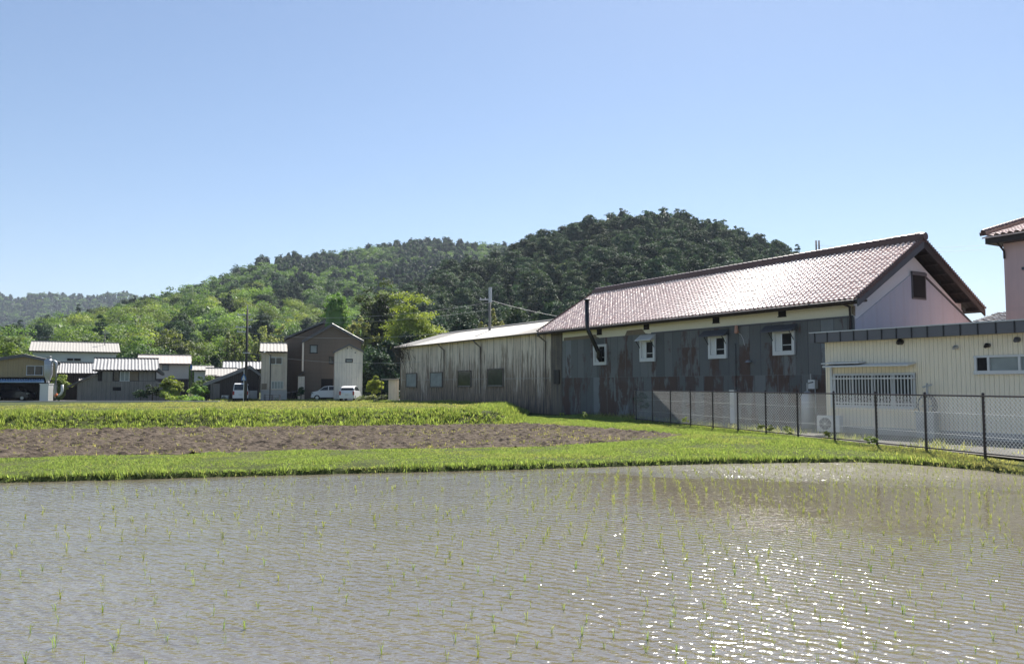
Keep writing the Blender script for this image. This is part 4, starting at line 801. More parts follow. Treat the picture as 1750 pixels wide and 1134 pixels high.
# strip window
(xa, za1), (xb_, _) = cl_(1667, 609), cl_(1745, 609); zlo = cl_(1672, 636)[1]; xe = xb_ + 1.4
mb = MB(); mb.box(xa, xe, -.03, -.001, zlo, za1); wf = mb.build('window', M['glass_pale'], cb)
mb = MB(); mb.box(xa - .03, xe, -.09, -.031, zlo - .06, zlo + .05); mb.box(xa - .03, xe, -.08, -.031, za1 - .04, za1 + .02)
for px in (1667, 1689, 1742): xx = cl_(px, 620)[0]; mb.box(xx, xx + .07, -.085, -.031, zlo + .05, za1 - .04)
mb.build('frame', M['white_metal'], wf); mb = MB(); mb.box(xa + .08, cl_(1688, 620)[0], -.05, -.031, zlo + .05, za1 - .04); mb.build('pane', M['dark'], wf)
for px, py, rr_, mm in ((1540, 584, .10, 'black_metal'), (1635, 593, .065, 'alu'), (1689, 590, .075, 'black_metal'), (1740, 580, .08, 'bargeboard')):
    a_, z_ = cl_(px, py); mb = MB(); mb.tube([(a_, -.001, z_), (a_, -.10, z_), (a_, -.2, z_ - .05)], [rr_, rr_, rr_ * .6], 12); mb.build('vent_hood' if px != 1540 else 'wall_light', M[mm], cb)
# wall standpipe and hose
a_, _ = cl_(1593, 700); hs_ = thing('garden_hose', 'grey garden hose coiled on a reel against the cream ribbed wall', 'hose reel', (CC0[0] + xin[0] * a_ - yin[0] * .35, CC0[1] + xin[1] * a_ - yin[1] * .35, GH), RZC)
mb = MB()
for k in range(5):
    pts = [(math.cos(t) * (.24 + .02 * k), -.04 + .03 * k, 1.02 + math.sin(t) * (.30 + .02 * k)) for t in np.linspace(0, 6.28, 20)]; mb.tube(pts, .012, 5, cap=False)
mb.build('hose', M['fascia'], hs_); mb = MB(); mb.bar((0, .1, .02), (0, .1, 1.75), .05); mb.bar((-.2, .1, 1.02), (.2, .1, 1.02), .03); mb.bar((-.14, .1, 1.62), (.14, .1, 1.7), .05); mb.build('standpipe', M['steel'], hs_)
mb = MB(); mb.box(-.28, .30, -.12, .18, 0.01, .80); mb.box(-.30, .32, -.14, .20, .80, .84); mb.build('cover_box', M['steel'], hs_)
def ac_unit(loc, rz, label, s=1.0):
    t = thing('air_conditioner', label, 'air conditioner', loc, rz); mb = MB(); mb.box(-.4 * s, .4 * s, 0, .3 * s, .06, .62 * s); b = mb.build('casing', M['white_metal'], t)
    mb = MB(); mb.tube([(-.1 * s, -.003, .34 * s), (-.1 * s, -.02, .34 * s)], .21 * s, 20); mb.build('fan_grille', M['fascia'], b)
    mb = MB(); mb.box(-.35 * s, -.27 * s, .0, .3 * s, 0, .06); mb.box(.27 * s, .35 * s, .0, .3 * s, 0, .06); mb.build('foot', M['rubber'], t)
    mb = MB()
    for k in range(4): mb.bar((-.1 * s - .21 * s * math.cos(k * .78), -.028, .34 * s - .21 * s * math.sin(k * .78)), (-.1 * s + .21 * s * math.cos(k * .78), -.028, .34 * s + .21 * s * math.sin(k * .78)), .012)
    mb.build('fan_guard', M['white_metal'], b); return t
ac_unit((XX(1413, 28.0), 28.0, GH), RZC + .2, 'white air conditioner unit at the left foot of the cream building', 1.0)
# tank, gas meter, white post by the iron wall
q = (XX(1379, 31.2), 31.2); tk = thing('hot_water_tank', 'pale grey round-topped tank standing behind the fence by the iron wall', 'tank', (q[0], q[1], GH))
mb = MB(); mb.lathe([(.22, 0), (.24, .05), (.24, 1.22), (.17, 1.38), (.05, 1.45)], (0, 0, 0), 18); mb.build('body', M['steel'], tk, True); mb = MB(); mb.lathe([(.252, 0), (.252, .03)], (0, 0, 1.0), 18); mb.lathe([(.252, 0), (.252, .03)], (0, 0, .2), 18); mb.build('band', M['white_metal'], tk)
mb = MB(); mb.tube([(0, 0, 1.4), (0, 0, 1.75), (.3, .2, 1.8)], .03, 6); mb.build('pipe', M['steel'], tk)
x0, z0 = wl(1391, 664, .1); gm = thing('gas_meter', 'small white gas meter mounted on the iron wall beside the cream building', 'gas meter', (*(CW + uw * x0 + vout * .05), z0), RZW)
mb = MB(); mb.box(-.16, .16, 0, .2, 0, .36); mb.build('case', M['white_metal'], gm); mb = MB(); mb.tube([(-.1, .1, -.01), (-.1, .1, -1.0)], .025, 6); mb.tube([(.1, .1, .36), (.1, .1, .6)], .025, 6); mb.build('pipe', M['steel'], gm)
q = (XX(1253, 35.2), 35.2); wpst = thing('utility_cabinet', 'tall narrow white cabinet against the iron wall behind the fence', 'cabinet', (q[0], q[1], GH), RZW)
mb = MB(); mb.box(-.13, .13, -.1, .1, 0, 1.42); bb = mb.build('casing', M['white_metal'], wpst); mb = MB(); mb.box(-.15, .15, -.12, .12, 1.42, 1.47); mb.box(-.11, .11, .1, .112, .7, 1.3); mb.build('lid', M['alu'], wpst)

# ------------------------------------------------------------------ pink building, far right
PC = np.array([XX(1717, 31.0, 480), 31.0]); pk = thing('pink_house', 'tall pink rendered house with dark tiled roof at the right edge', 'house', (PC[0], PC[1], 0), math.atan2(-uw[1], -uw[0]))
zpe = hit(PC, -uw, 1717, 414)[1] - .05
mb = MB(); mb.box(0, 11, 0, 8, 0, zpe); mb.build('wall', M['pink_wall'], pk)
mb = MB(); mb.box(-.42, 11.6, -.5, 8.5, zpe + .001, zpe + .28); mb.build('eave_board', M['brown_eave'], pk)
mb = MB(); sp_ = R(15); mb.sheet((-.50, -.60, zpe + .30), (1, 0, 0), 12.5, (0, math.cos(sp_), math.sin(sp_)), 5.05, .25, .035, .24, .035, 6, .05); mb.sheet((-.50, 8.60, zpe + .30), (1, 0, 0), 12.5, (0, -math.cos(sp_), math.sin(sp_)), 5.05, .25, .035, .24, .035, 6, .05); rr2 = mb.build('roof', M['tile_red'], pk)
mb = MB(); mb.bar((-.45, -.60, zpe + .40), (-.45, 4, zpe + .40 + 4.6 * math.tan(sp_)), .24, .14); mb.bar((-.45, 4, zpe + .40 + 4.6 * math.tan(sp_)), (11.5, 4, zpe + .40 + 4.6 * math.tan(sp_)), .3, .3)
for i in range(18): mb.tube([(-.45, -.60 + i * .25, zpe + .49 + i * .25 * math.tan(sp_)), (-.45, -.39 + i * .25, zpe + .51 + (i * .25 + .21) * math.tan(sp_))], .085, 7)
mb.build('ridge', M['ridge_red'], rr2)
mb = MB(); mb.prism([(0, zpe + .28), (4, zpe + .28 + 3.9 * math.tan(sp_)), (8, zpe + .28)], 'x', .0, .1); mb.build('gable_wall', M['pink_wall'], pk)
mb = MB(); mb.tube([(.02, -.45, zpe - .0), (.05, -.06, zpe - .30), (.05, -.05, zpe - .6)], .04, 7); mb.build('downpipe', M['brown_eave'], pk)
a_, z_ = hit(PC, -uw, 1748, 459); mb = MB(); mb.box(a_, a_ + .5, -.10, -.001, z_ - .05, z_ + .05); mb.build('vent', M['bargeboard'], pk)
# lean-to roof behind the annexe
q = P(1662, 548, 36.5); lt = thing('lean_to_building', 'low building with dark tiled roof behind the warehouse gable', 'building', (q[0], q[1], 0), math.atan2(uw[0] * -1, uw[1]) * 0 + RZC)
mb = MB(); zq = ZZ(540, 36.5); mb.box(0, 5.2, 0, 3, 0, zq - .45); mb.build('wall', M['beige_side'], lt); mb = MB(); mb.sheet((-.3, -.4, zq - .45), (1, 0, 0), 5.8, (0, math.cos(.22), math.sin(.22)), 3.6, .29, .03, .255, .03, 6, .06); mb.build('roof', M['tile_dark'], lt)

# ------------------------------------------------------------------ chain link fence
fn = thing('chain_link_fence', 'dark brown steel post fence with galvanised chain link mesh', 'fence', (F0[0], F0[1], 0), math.atan2(uf[1], uf[0]))
FT = 1.70; FA, FB = -11.0, 20.2
for i in range(-5, 12):
    s = i * 1.82; zb_ = .05
    if s > FB: continue
    mb = MB(); mb.tube([(s, 0, zb_), (s, 0, FT + .03)], .033, 8); mb.tube([(s, 0, FT + .03), (s, 0, FT + .06)], [.04, .02], 8); po = mb.build('post', M['brown_steel'], fn)
mb = MB(); mb.tube([(FA, .045, FT - .02), (FB, .045, FT - .02)], .022, 6); mb.build('top_rail', M['brown_steel'], fn)
mb = MB(); mb.tube([(FA, .045, .33), (FB, .045, .33)], .018, 6); mb.build('bottom_rail', M['brown_steel'], fn)
# mesh: two sets of thin diagonal wires
V, T = [], []; pz0, pz1 = .34, FT - .03; hh_ = pz1 - pz0; st_ = .10; r3 = .0046
def wires(sgn, yoff):
    s0 = FA - hh_
    while s0 < FB + hh_:
        a0, a1 = (s0, s0 + hh_ * .95) if sgn > 0 else (s0 + hh_ * .95, s0); za_, zb2 = pz0, pz1
        lo, hi = 0.0, 1.0
        for lim in (FA, FB):
            t_ = (lim - a0) / (a1 - a0)
            if (a1 > a0) == (lim == FA): lo = max(lo, t_)
            else: hi = min(hi, t_)
        if hi > lo:
            p = np.array([a0 + (a1 - a0) * lo, yoff, za_ + hh_ * lo]); q = np.array([a0 + (a1 - a0) * hi, yoff, za_ + hh_ * hi]); n0 = len(V)
            for c in (p, q):
                for k in range(3): t_ = k * 2.094; V.append((c[0] + r3 * math.cos(t_) * .7, c[1] + r3 * math.sin(t_), c[2] + r3 * math.cos(t_) * .7 * -sgn))
            for k in range(3): T.append((n0 + k, n0 + (k + 1) % 3, n0 + 3 + (k + 1) % 3, n0 + 3 + k))
        s0 += st_
wires(1, 0.0); wires(-1, 0.006); link('wire_mesh', npmesh('wire_mesh', V, T, M['wire']), fn)
mb = MB()
for zz in (.72, 1.25): mb.tube([(FA, .01, zz), (FB, .01, zz)], .004, 5)
mb.build('tension_wire', M['wire'], fn)

# ------------------------------------------------------------------ far houses
def window(par, Y, px0, px1, py0, py1, pane='glass', frame='alu', n=2, ft=.06, name='window'):
    x0, x1 = XX(px0, Y, py0), XX(px1, Y, py0); z0, z1 = ZZ(py1, Y), ZZ(py0, Y); ox, oy = par.location.x, par.location.y
    mb = MB(); yb = Y - oy; mb.box(x0 - ox, x1 - ox, yb - .03, yb - .002, z0, z1); w_ = mb.build(name, M[pane], par)
    mb = MB(); mb.box(x0 - ox - ft, x1 - ox + ft, yb - .08, yb - .031, z0 - ft, z0); mb.box(x0 - ox - ft, x1 - ox + ft, yb - .08, yb - .031, z1, z1 + ft)
    for i in range(n + 1): xx = x0 - ox + (x1 - x0) * i / n; mb.box(xx - ft / 2, xx + ft / 2, yb - .08, yb - .031, z0, z1)
    mb.build('frame', M[frame], w_); return w_
def box_px(par, name, Y, px0, px1, py0, py1, mat, d=.1, off=0.0):
    mb = MB(); Yf = Y - off; mb.box(XX(px0, Y, py0) - par.location.x, XX(px1, Y, py0) - par.location.x, Yf - d - par.location.y, Yf - par.location.y, ZZ(py1, Y), ZZ(py0, Y)); return mb.build(name, M[mat], par)
def eave_house(name, label, px0, px1, Y, dep, py_e, py_r, wall, roof, cat='house', rx0=None, rx1=None, pitch=.3, ov=.5, amp=.035, base=RZ, tile=False, ridge=None):
    """ridge parallel to the picture, eave to the viewer"""
    x0, x1 = XX(px0, Y), XX(px1, Y); t = thing(name, label, cat, ((x0 + x1) / 2, Y, 0)); cx = (x0 + x1) / 2; ze_ = ZZ(py_e, Y - ov)
    rh = (dep / 2 + ov); zr = ZZ(py_r, Y + dep / 2); a = math.atan2(zr - ze_, rh); L = rh / math.cos(a)
    r0, r1 = (XX(rx0, Y) if rx0 is not None else x0 - .4), (XX(rx1, Y) if rx1 is not None else x1 + .4); zw = ze_ + ov * math.tan(a) - .08
    mb = MB(); mb.box(x0 - cx, x1 - cx, 0, dep, base - .3, zw)
    mb.prism([(0, zw), (dep / 2, zw + dep / 2 * math.tan(a) - .02), (dep, zw)], 'x', x0 - cx, x1 - cx); mb.build('wall', M[wall], t)
    mb = MB(); mb.sheet((r0 - cx, -ov, ze_), (1, 0, 0), r1 - r0, (0, math.cos(a), math.sin(a)), L, pitch, amp * .45, .3 if tile else 0, .03, 6, .05)
    mb.sheet((r0 - cx, dep + ov, ze_), (1, 0, 0), r1 - r0, (0, -math.cos(a), math.sin(a)), L, pitch, amp, .3 if tile else 0, .03, 6, .05); rf_ = mb.build('roof', M[roof], t)
    mb = MB(); mb.box(r0 - cx - .05, r1 - cx + .05, dep / 2 - .12, dep / 2 + .12, zr - .02, zr + (.25 if tile else .1)); mb.build('ridge', M[ridge or roof], rf_)
    mb = MB(); mb.box(r0 - cx, r1 - cx, -ov - .06, -ov - .001, ze_ - .16, ze_ - .02); mb.build('gutter', M['brown_eave'], rf_)
    return t
def gable_house(name, label, px0, px1, Y, dep, py_l, py_r, pxa, pya, wall, roof, cat='house', ov=.35, front=.35, base=RZ, pcs=.25, thick=.22):
    """gable end to the viewer; left/right eave heights may differ"""
    x0, x1, xa_ = XX(px0, Y), XX(px1, Y), XX(pxa, Y); cx = (x0 + x1) / 2; t = thing(name, label, cat, (cx, Y, 0)); zl, zr, za_ = ZZ(py_l, Y), ZZ(py_r, Y), ZZ(pya, Y)
    mb = MB(); mb.prism([(x0 - cx, base - .3), (x1 - cx, base - .3), (x1 - cx, zr - thick), (xa_ - cx, za_ - thick), (x0 - cx, zl - thick)], 'y', 0, dep); mb.build('wall', M[wall], t)
    mb = MB()
    for xe_, ze_, sg in ((x0, zl, -1), (x1, zr, 1)):
        sl_ = (za_ - ze_) / abs(xa_ - xe_); xo = xe_ + sg * ov; zo = ze_ - ov * sl_
        mb.add([(xo - cx, -front, zo - thick), (xa_ - cx, -front, za_ - thick), (xa_ - cx, -front, za_), (xo - cx, -front, zo), (xo - cx, dep + front, zo - thick), (xa_ - cx, dep + front, za_ - thick), (xa_ - cx, dep + front, za_), (xo - cx, dep + front, zo)],
               [(0, 1, 2, 3), (7, 6, 5, 4), (0, 4, 5, 1), (3, 2, 6, 7), (0, 3, 7, 4)])
        ln = math.hypot(xa_ - xo, za_ - zo); ux = (xa_ - xo) / ln, 0, (za_ - zo) / ln
        if pcs: mb.sheet((xo - cx, -front, zo + .04), (0, 1, 0), dep + 2 * front, ux, ln, pcs, .03, 0, 0, 5, .02)
    mb.build('roof', M[roof], t); return t

# tan house with carport
t1 = gable_house('tan_house', 'tan corrugated house with low dark gable roof and blue carport awning', -28, 98, 79, 9, 617, 617, 40, 605.5, 'tan_side', 'tile_dark', base=3.0)
cx1, Y1 = t1.location.x, 79
mb = MB(); x0, x1 = XX(-28, 79), XX(98, 79); zc = 2.7; mb.box(x0 - cx1, x1 - cx1, 4, 9, .3, zc); mb.box(x0 - cx1, x0 - cx1 + .15, 0, 4, .3, zc); mb.box(XX(73, 79) - cx1, XX(75.5, 79) - cx1, 0, 4, .3, zc); mb.box(x1 - cx1 - .15, x1 - cx1, 0, 4, .3, zc); mb.build('carport_wall', M['dark_wood'], t1)
window(t1, 79, 46, 74, 625, 640, 'glass', 'white_metal', 2)
mb = MB(); zaw = ZZ(646, 79); mb.sheet((x0 - cx1, -1.3, zaw - .35), (1, 0, 0), XX(76, 79) - x0, (0, math.cos(.2), math.sin(.2)), 1.32, .25, .05, 0, 0, 6, .02); aw = mb.build('awning', M['blue_awning'], t1)
mb = MB(); mb.tube([(x0 - cx1, -1.36, zaw - .38), (XX(76, 79) - cx1, -1.36, zaw - .38)], .06, 8); mb.build('gutter', M['blue_awning'], aw)
mb = MB(); mb.box(XX(73, 79) - cx1, XX(74.5, 79) - cx1, -1.25, -1.1, .3, zaw - .35); mb.box(x0 - cx1, x0 - cx1 + .12, -1.25, -1.1, .3, zaw - .35); mb.build('post', M['brown_eave'], t1)

# cars -----------------------------------------------------------
def car(name, label, loc, rz, paint, kind='hatch', cat='car', group=None):
    t = thing(name, label, cat, loc, rz, group); L, Wd = 3.4, 1.46
    lower = [(-1.68, .28), (-1.70, .62), (-1.62, .86), (-1.0, .98), (1.50, 1.02), (1.66, .90), (1.70, .50), (1.66, .28)]
    upper = [(-1.05, .97), (-.42, 1.42), (.15, 1.50), (1.05, 1.46), (1.38, 1.30), (1.52, 1.01)]
    if kind == 'van': upper = [(-1.50, .97), (-1.22, 1.55), (-.9, 1.72), (1.3, 1.75), (1.55, 1.65), (1.64, 1.0)]; lower = [(-1.68, .3), (-1.70, .7), (-1.60, .98), (1.66, 1.02), (1.70, .5), (1.66, .3)]
    mb = MB(); n = len(lower); hw_ = Wd / 2
    def loft(pr, w0, w1):        # two-sided loft with tumblehome
        zmin, zmax = min(p[1] for p in pr), max(p[1] for p in pr); vs_ = []
        for sg in (-1, 1):
            for (x, z) in pr: f = (z - zmin) / (zmax - zmin); vs_.append((x, sg * (w0 + (w1 - w0) * f ** 1.5), z))
        m_ = len(pr); mb.add(vs_, [tuple(range(m_))[::-1], tuple(range(m_, 2 * m_))] + [(i, (i + 1) % m_, m_ + (i + 1) % m_, m_ + i) for i in range(m_)])
    loft(lower, hw_, hw_ * .97); loft(upper, hw_ * .96, hw_ * .80)
    bo = mb.build('body', paint, t); bv = bo.modifiers.new('bevel', 'BEVEL'); bv.width = .05; bv.segments = 2; bv.limit_method = 'ANGLE'; bv.angle_limit = R(25)
    def side_glass(pts):
        m2 = MB()
        for sg in (-1, 1):
            q = []
            for (x, z) in pts: f = (z - .97) / (max(p[1] for p in upper) - .97); y = sg * (hw_ * .96 + (hw_ * .80 - hw_ * .96) * f ** 1.5 + .008); q.append((x, y, z))
            m2.add(q + [(a, b - sg * .03, c) for a, b, c in q], [tuple(range(len(q))), tuple(range(len(q), 2 * len(q)))[::-1]] + [(i, (i + 1) % len(q), len(q) + (i + 1) % len(q), len(q) + i) for i in range(len(q))])
        m2.build('side_window', M['glass'], t)
    if kind == 'van': side_glass([(-1.35, 1.05), (-1.12, 1.5), (-.5, 1.52), (-.5, 1.05)]); side_glass([(-.4, 1.05), (-.4, 1.52), (.5, 1.52), (.5, 1.05)]); side_glass([(.6, 1.05), (.6, 1.52), (1.4, 1.50), (1.45, 1.05)])
    else: side_glass([(-.88, 1.03), (-.42, 1.36), (-.02, 1.42), (-.02, 1.05)]); side_glass([(.06, 1.05), (.06, 1.42), (.72, 1.41), (.78, 1.06)]); side_glass([(.86, 1.08), (.84, 1.38), (1.10, 1.35), (1.30, 1.14)])
    def slab(p, q, w0, w1, nm, mat, o=.012):
        m2 = MB(); d = np.array([q[0] - p[0], q[1] - p[1]]); nn_ = np.array([-d[1], d[0]]) / np.hypot(*d); c = np.array([0, .9]);
        if np.dot(nn_, np.array(p) - c) < 0: nn_ = -nn_
        P0, P1 = np.array(p) + nn_ * o, np.array(q) + nn_ * o; p_, q_ = np.array(p) - nn_ * .05, np.array(q) - nn_ * .05
        m2.hexa([(p_[0], -w0, p_[1]), (p_[0], w0, p_[1]), (q_[0], w1, q_[1]), (q_[0], -w1, q_[1])], [(P0[0], -w0, P0[1]), (P0[0], w0, P0[1]), (P1[0], w1, P1[1]), (P1[0], -w1, P1[1])]); return m2.build(nm, M[mat], t)
    ua, ub = (upper[0], upper[1]); slab((ua[0] + .08, ua[1] + .06), (ub[0] - .03, ub[1] - .04), hw_ * .86, hw_ * .74, 'windscreen', 'glass')
    uc_, ud = upper[-2], upper[-1]; slab((uc_[0] + .0, uc_[1] - .0), (ud[0] - .02, ud[1] + .08), hw_ * .76, hw_ * .84, 'rear_window', 'glass')
    for sg in (-1, 1):
        m2 = MB(); m2.box(1.62, 1.715, sg * (hw_ - .02), sg * (hw_ - .17), .62, .98); m2.build('tail_lamp', M['red_lamp'], t)
        m2 = MB(); m2.box(-1.71, -1.5, sg * (hw_ - .01), sg * (hw_ - .30), .62, .82); m2.build('headlight', M['glass_pale'], t)
        for xw in (-1.12, 1.12):
            m2 = MB(); m2.tube([(xw, sg * (hw_ - .19), .28), (xw, sg * (hw_ + .012), .28)], .28, 18); wh_ = m2.build('wheel', M['rubber'], t)
            m2 = MB(); m2.tube([(xw, sg * (hw_ + .013), .28), (xw, sg * (hw_ + .03), .28)], .17, 14); m2.build('rim', M['alu'], wh_)
    m2 = MB(); m2.box(1.70, 1.72, -.17, .17, .55, .72); m2.build('number_plate', M['white_metal'], t)
    m2 = MB(); m2.box(1.66, 1.74, -.66, .66, .30, .46); m2.box(-1.74, -1.66, -.66, .66, .3, .45); m2.build('bumper', paint, t); return t
car('hatchback_car', 'white hatchback parked side-on beside the pale annexe of the brown house', (XX(562, 83), 82.9, RZ), R(12), M['white_paint'])
car('hatchback_car', 'small white hatchback seen from behind, parked before the pale annexe', (XX(598, 77.5), 77.8, RZ), R(-90), M['white_paint'])
car('parked_car', 'dark blue car in the shade of the blue-awned carport', (XX(24, 80.5), 80.8, RZ), R(182), M['dark_paint'])
car('kei_van', 'white boxy van parked in front of the dark lean-to behind the utility pole', (XX(412, 79), 79.2, RZ), R(-74), M['white_paint'], 'van', 'van')

# dust collector
Yc = 74.5; q = XX(82.5, Yc); cy = thing('dust_collector', 'tall silver dust collector with curved ducts beside the tan house', 'dust collector', (q, Yc, 0)); zz_ = lambda p: ZZ(p, Yc)
mb = MB(); mb.lathe([(.12, zz_(654)), (.18, zz_(650)), (.36, zz_(640)), (.37, zz_(616)), (.30, zz_(614.5)), (.20, zz_(613)), (.19, zz_(610.5)), (.26, zz_(610)), (.26, zz_(608.8))], (0, 0, 0), 20); mb.build('cyclone', M['steel'], cy, True)
mb = MB(); mb.lathe([(.378, zz_(624.5)), (.40, zz_(624.3)), (.40, zz_(623.6)), (.378, zz_(623.4))], (0, 0, 0), 20); mb.build('band', M['alu'], cy)
mb = MB(); mb.box(-.50, .30, -.4, .4, .45, zz_(656.5)); mb.box(-.53, .33, -.43, .43, zz_(656.5), zz_(655)); mb.build('hopper', M['white_metal'], cy)
mb = MB(); mb.tube([(.3, 0, zz_(617)), (.5, 0, zz_(617)), (.68, 0, zz_(619)), (.74, 0, zz_(624)), (.74, 0, zz_(660)), (.72, 0, zz_(676)), (.72, 0, zz_(681))], .13, 10); mb.build('duct', M['steel'], cy, True)
mb = MB(); mb.tube([(1.35, 0, zz_(657)), (1.36, 0, zz_(668)), (1.25, 0, zz_(673)), (1.0, 0, zz_(676)), (.8, 0, zz_(675))], .12, 10); mb.build('duct', M['white_metal'], cy, True)
mb = MB(); mb.tube([(.72, -.02, zz_(676)), (.95, -.02, zz_(674))], .14, 8); mb.build('joint', M['orange'], cy)

t3 = eave_house('long_house', 'long white walled building with pale ribbed roof behind the tan house', 56, 199, 104, 9, 600, 585, 'pale_wall', 'slate', rx0=50, rx1=206, pitch=.4)
window(t3, 104, 115, 125, 612.5, 616, 'dark', 'bargeboard', 1, .03); window(t3, 104, 127, 138, 612.5, 616, 'dark', 'bargeboard', 1, .03)
q = P(179, 586, 108.5); an = thing('aerial', 'thin television aerial standing above the long white building', 'aerial', (q[0], q[1], q[2] - .3)); mb = MB(); mb.tube([(0, 0, 0), (0, 0, 2.2)], .05, 6); mb.build('mast', M['pole'], an); mb = MB(); [mb.bar((-.35 - .0 * k, 0, 1.95 - .12 * k), (.35, 0, 1.95 - .12 * k), .025) for k in range(4)]; mb.build('element', M['alu'], an)
t4 = eave_house('tiled_house', 'low house with pale ribbed roof squeezed between dust collector and grey barn', 98, 167, 86, 7, 637, 620, 'dark_wood', 'tile_grey', rx0=96, rx1=169, pitch=.3, amp=.05, ridge='tile_dark')
mb = MB(); zq = ZZ(657, 83); mb.sheet((XX(108, 83) - t4.location.x, -3.0, zq), (1, 0, 0), XX(147, 83) - XX(108, 83), (0, math.cos(.28), math.sin(.28)), 2.6, .25, .03, 0, 0, 6, .04); mb.build('lean_to_roof', M['slate'], t4)
mb = MB(); mb.box(XX(109, 83) - t4.location.x, XX(110.5, 83) - t4.location.x, -2.9, -2.8, .3, zq); mb.build('post', M['grey_wood'], t4)
# grey barn
t5 = eave_house('grey_barn', 'grey weathered board barn with ribbed tile roof and a slanting side wing', 168, 268, 78, 7, 631.5, 612.5, 'dark_wood', 'tile_grey', 'barn', rx0=159, rx1=273, pitch=.34, amp=.055, ridge='tile_dark')
cx5 = t5.location.x; pp = lambda px, py, Y=78: (XX(px, Y) - cx5, ZZ(py, Y))
mb = MB(); a1 = [pp(135, 690), pp(268, 690), pp(268, 651), pp(168, 651), pp(168, 640), pp(135, 655.5)]; mb.prism(a1, 'y', -.25, -.002); mb.build('lower_wall', M['grey_wood'], t5)
mb = MB(); mb.prism([pp(268.2, 690), pp(290, 690), pp(290, 658), pp(268.2, 654)], 'y', -.2, 3); mb.build('side_wing', M['grey_wood'], t5)
mb = MB(); a, b = pp(168, 638), pp(119, 661.5); mb.hexa([(b[0], -.7, b[1]), (b[0], 4, b[1]), (b[0], 4, b[1] + .12), (b[0], -.7, b[1] + .12)], [(a[0], -.7, a[1]), (a[0], 4, a[1]), (a[0], 4, a[1] + .12), (a[0], -.7, a[1] + .12)]); mb.build('wing_roof', M['tile_dark'], t5)
mb = MB(); a, b = pp(266, 651), pp(294, 657.5); mb.hexa([(b[0], -.3, b[1]), (b[0], 3, b[1]), (b[0], 3, b[1] + .1), (b[0], -.3, b[1] + .1)], [(a[0], -.3, a[1]), (a[0], 3, a[1]), (a[0], 3, a[1] + .1), (a[0], -.3, a[1] + .1)]); mb.build('wing_roof', M['tile_dark'], t5)
window(t5, 78, 195, 204, 634, 650, 'glass', 'dark_wood', 1); window(t5, 78, 206, 221, 634, 650, 'glass_pale', 'alu', 2, .07); box_px(t5, 'shutter', 78, 222, 237, 633, 650, 'tan_board', .06); box_px(t5, 'shutter', 78, 238, 266, 634, 650.5, 'grey_wood', .05); box_px(t5, 'shutter_box', 78, 176, 193, 634, 652, 'grey_wood', .35)
box_px(t5, 'vent', 78, 193, 207, 661, 667, 'dark', .03, .25)
mb = MB(); a = pp(274, 632); mb.hexa([(a[0] - .2, -.6, a[1] - .1), (a[0] - .2, 5, a[1] - .1), (a[0] - .2, 5, a[1] + .25), (a[0] - .2, -.6, a[1] + .25)], [(a[0] + .45, -.6, a[1] - .5), (a[0] + .45, 5, a[1] - .5), (a[0] + .45, 5, a[1] - .3), (a[0] + .45, -.6, a[1] - .3)]); mb.build('eave_return', M['tile_dark'], t5)
t6 = eave_house('beige_house', 'plain beige walled house with pinkish slate roof right of the grey barn', 240, 323, 92, 8, 620.5, 607, 'beige_wall', 'slate_pink', rx0=234, rx1=328, pitch=.45, amp=.015)
window(t6, 92, 278, 288, 624, 632, 'glass_pale', 'bargeboard', 1); box_px(t6, 'base_course', 92, 262, 323.5, 647, 652, 'brown_eave', .08); box_px(t6, 'door', 92, 309, 322, 652, 682, 'dark_wood', .06)
# cluster of small roofs
t7 = eave_house('grey_roof_house', 'low white house with grey slate roof just right of the beige house', 332, 362, 112, 7, 632, 625, 'pale_wall', 'slate', rx0=326, rx1=366, pitch=.5)
t8 = eave_house('ribbed_roof_house', 'house with dark ribbed grey tile roof, left of the utility pole', 384, 410, 108, 7, 629, 617.5, 'dark_wood', 'tile_grey', rx0=380, rx1=413, pitch=.45, amp=.07, ridge='tile_dark')
t9 = eave_house('ribbed_roof_house', 'house with dark ribbed grey tile roof, right of the utility pole', 418, 444, 104, 7, 630, 617.5, 'dark_wood', 'tile_grey', rx0=414, rx1=447, pitch=.45, amp=.07, ridge='tile_dark')
t10 = eave_house('low_shed', 'low shed with half pink, half grey sheet roof behind the dark lean-to', 356, 404, 90, 6, 642, 629, 'dark_wood', 'slate', rx0=351, rx1=406, pitch=.35); box_px(t10, 'roof_sheet', 90, 352, 371, 640.5, 641.6, 'slate_pink', .2, .45)
t11 = gable_house('dark_lean_to', 'dark walled barn with long slanting grey roof by the utility pole', 353, 443, 82, 8, 654, 636, 427, 624.5, 'dark_wood', 'tile_grey', 'barn', ov=.3, thick=.3)
box_px(t11, 'door', 82, 360, 376, 655, 683, 'grey_wood', .1); box_px(t11, 'door', 82, 427, 440, 667, 683, 'steel', .08)
ac_unit((XX(384, 81), 81.2, RZ), 0, 'white air conditioner unit at the foot of the dark slanting-roofed barn', .85)
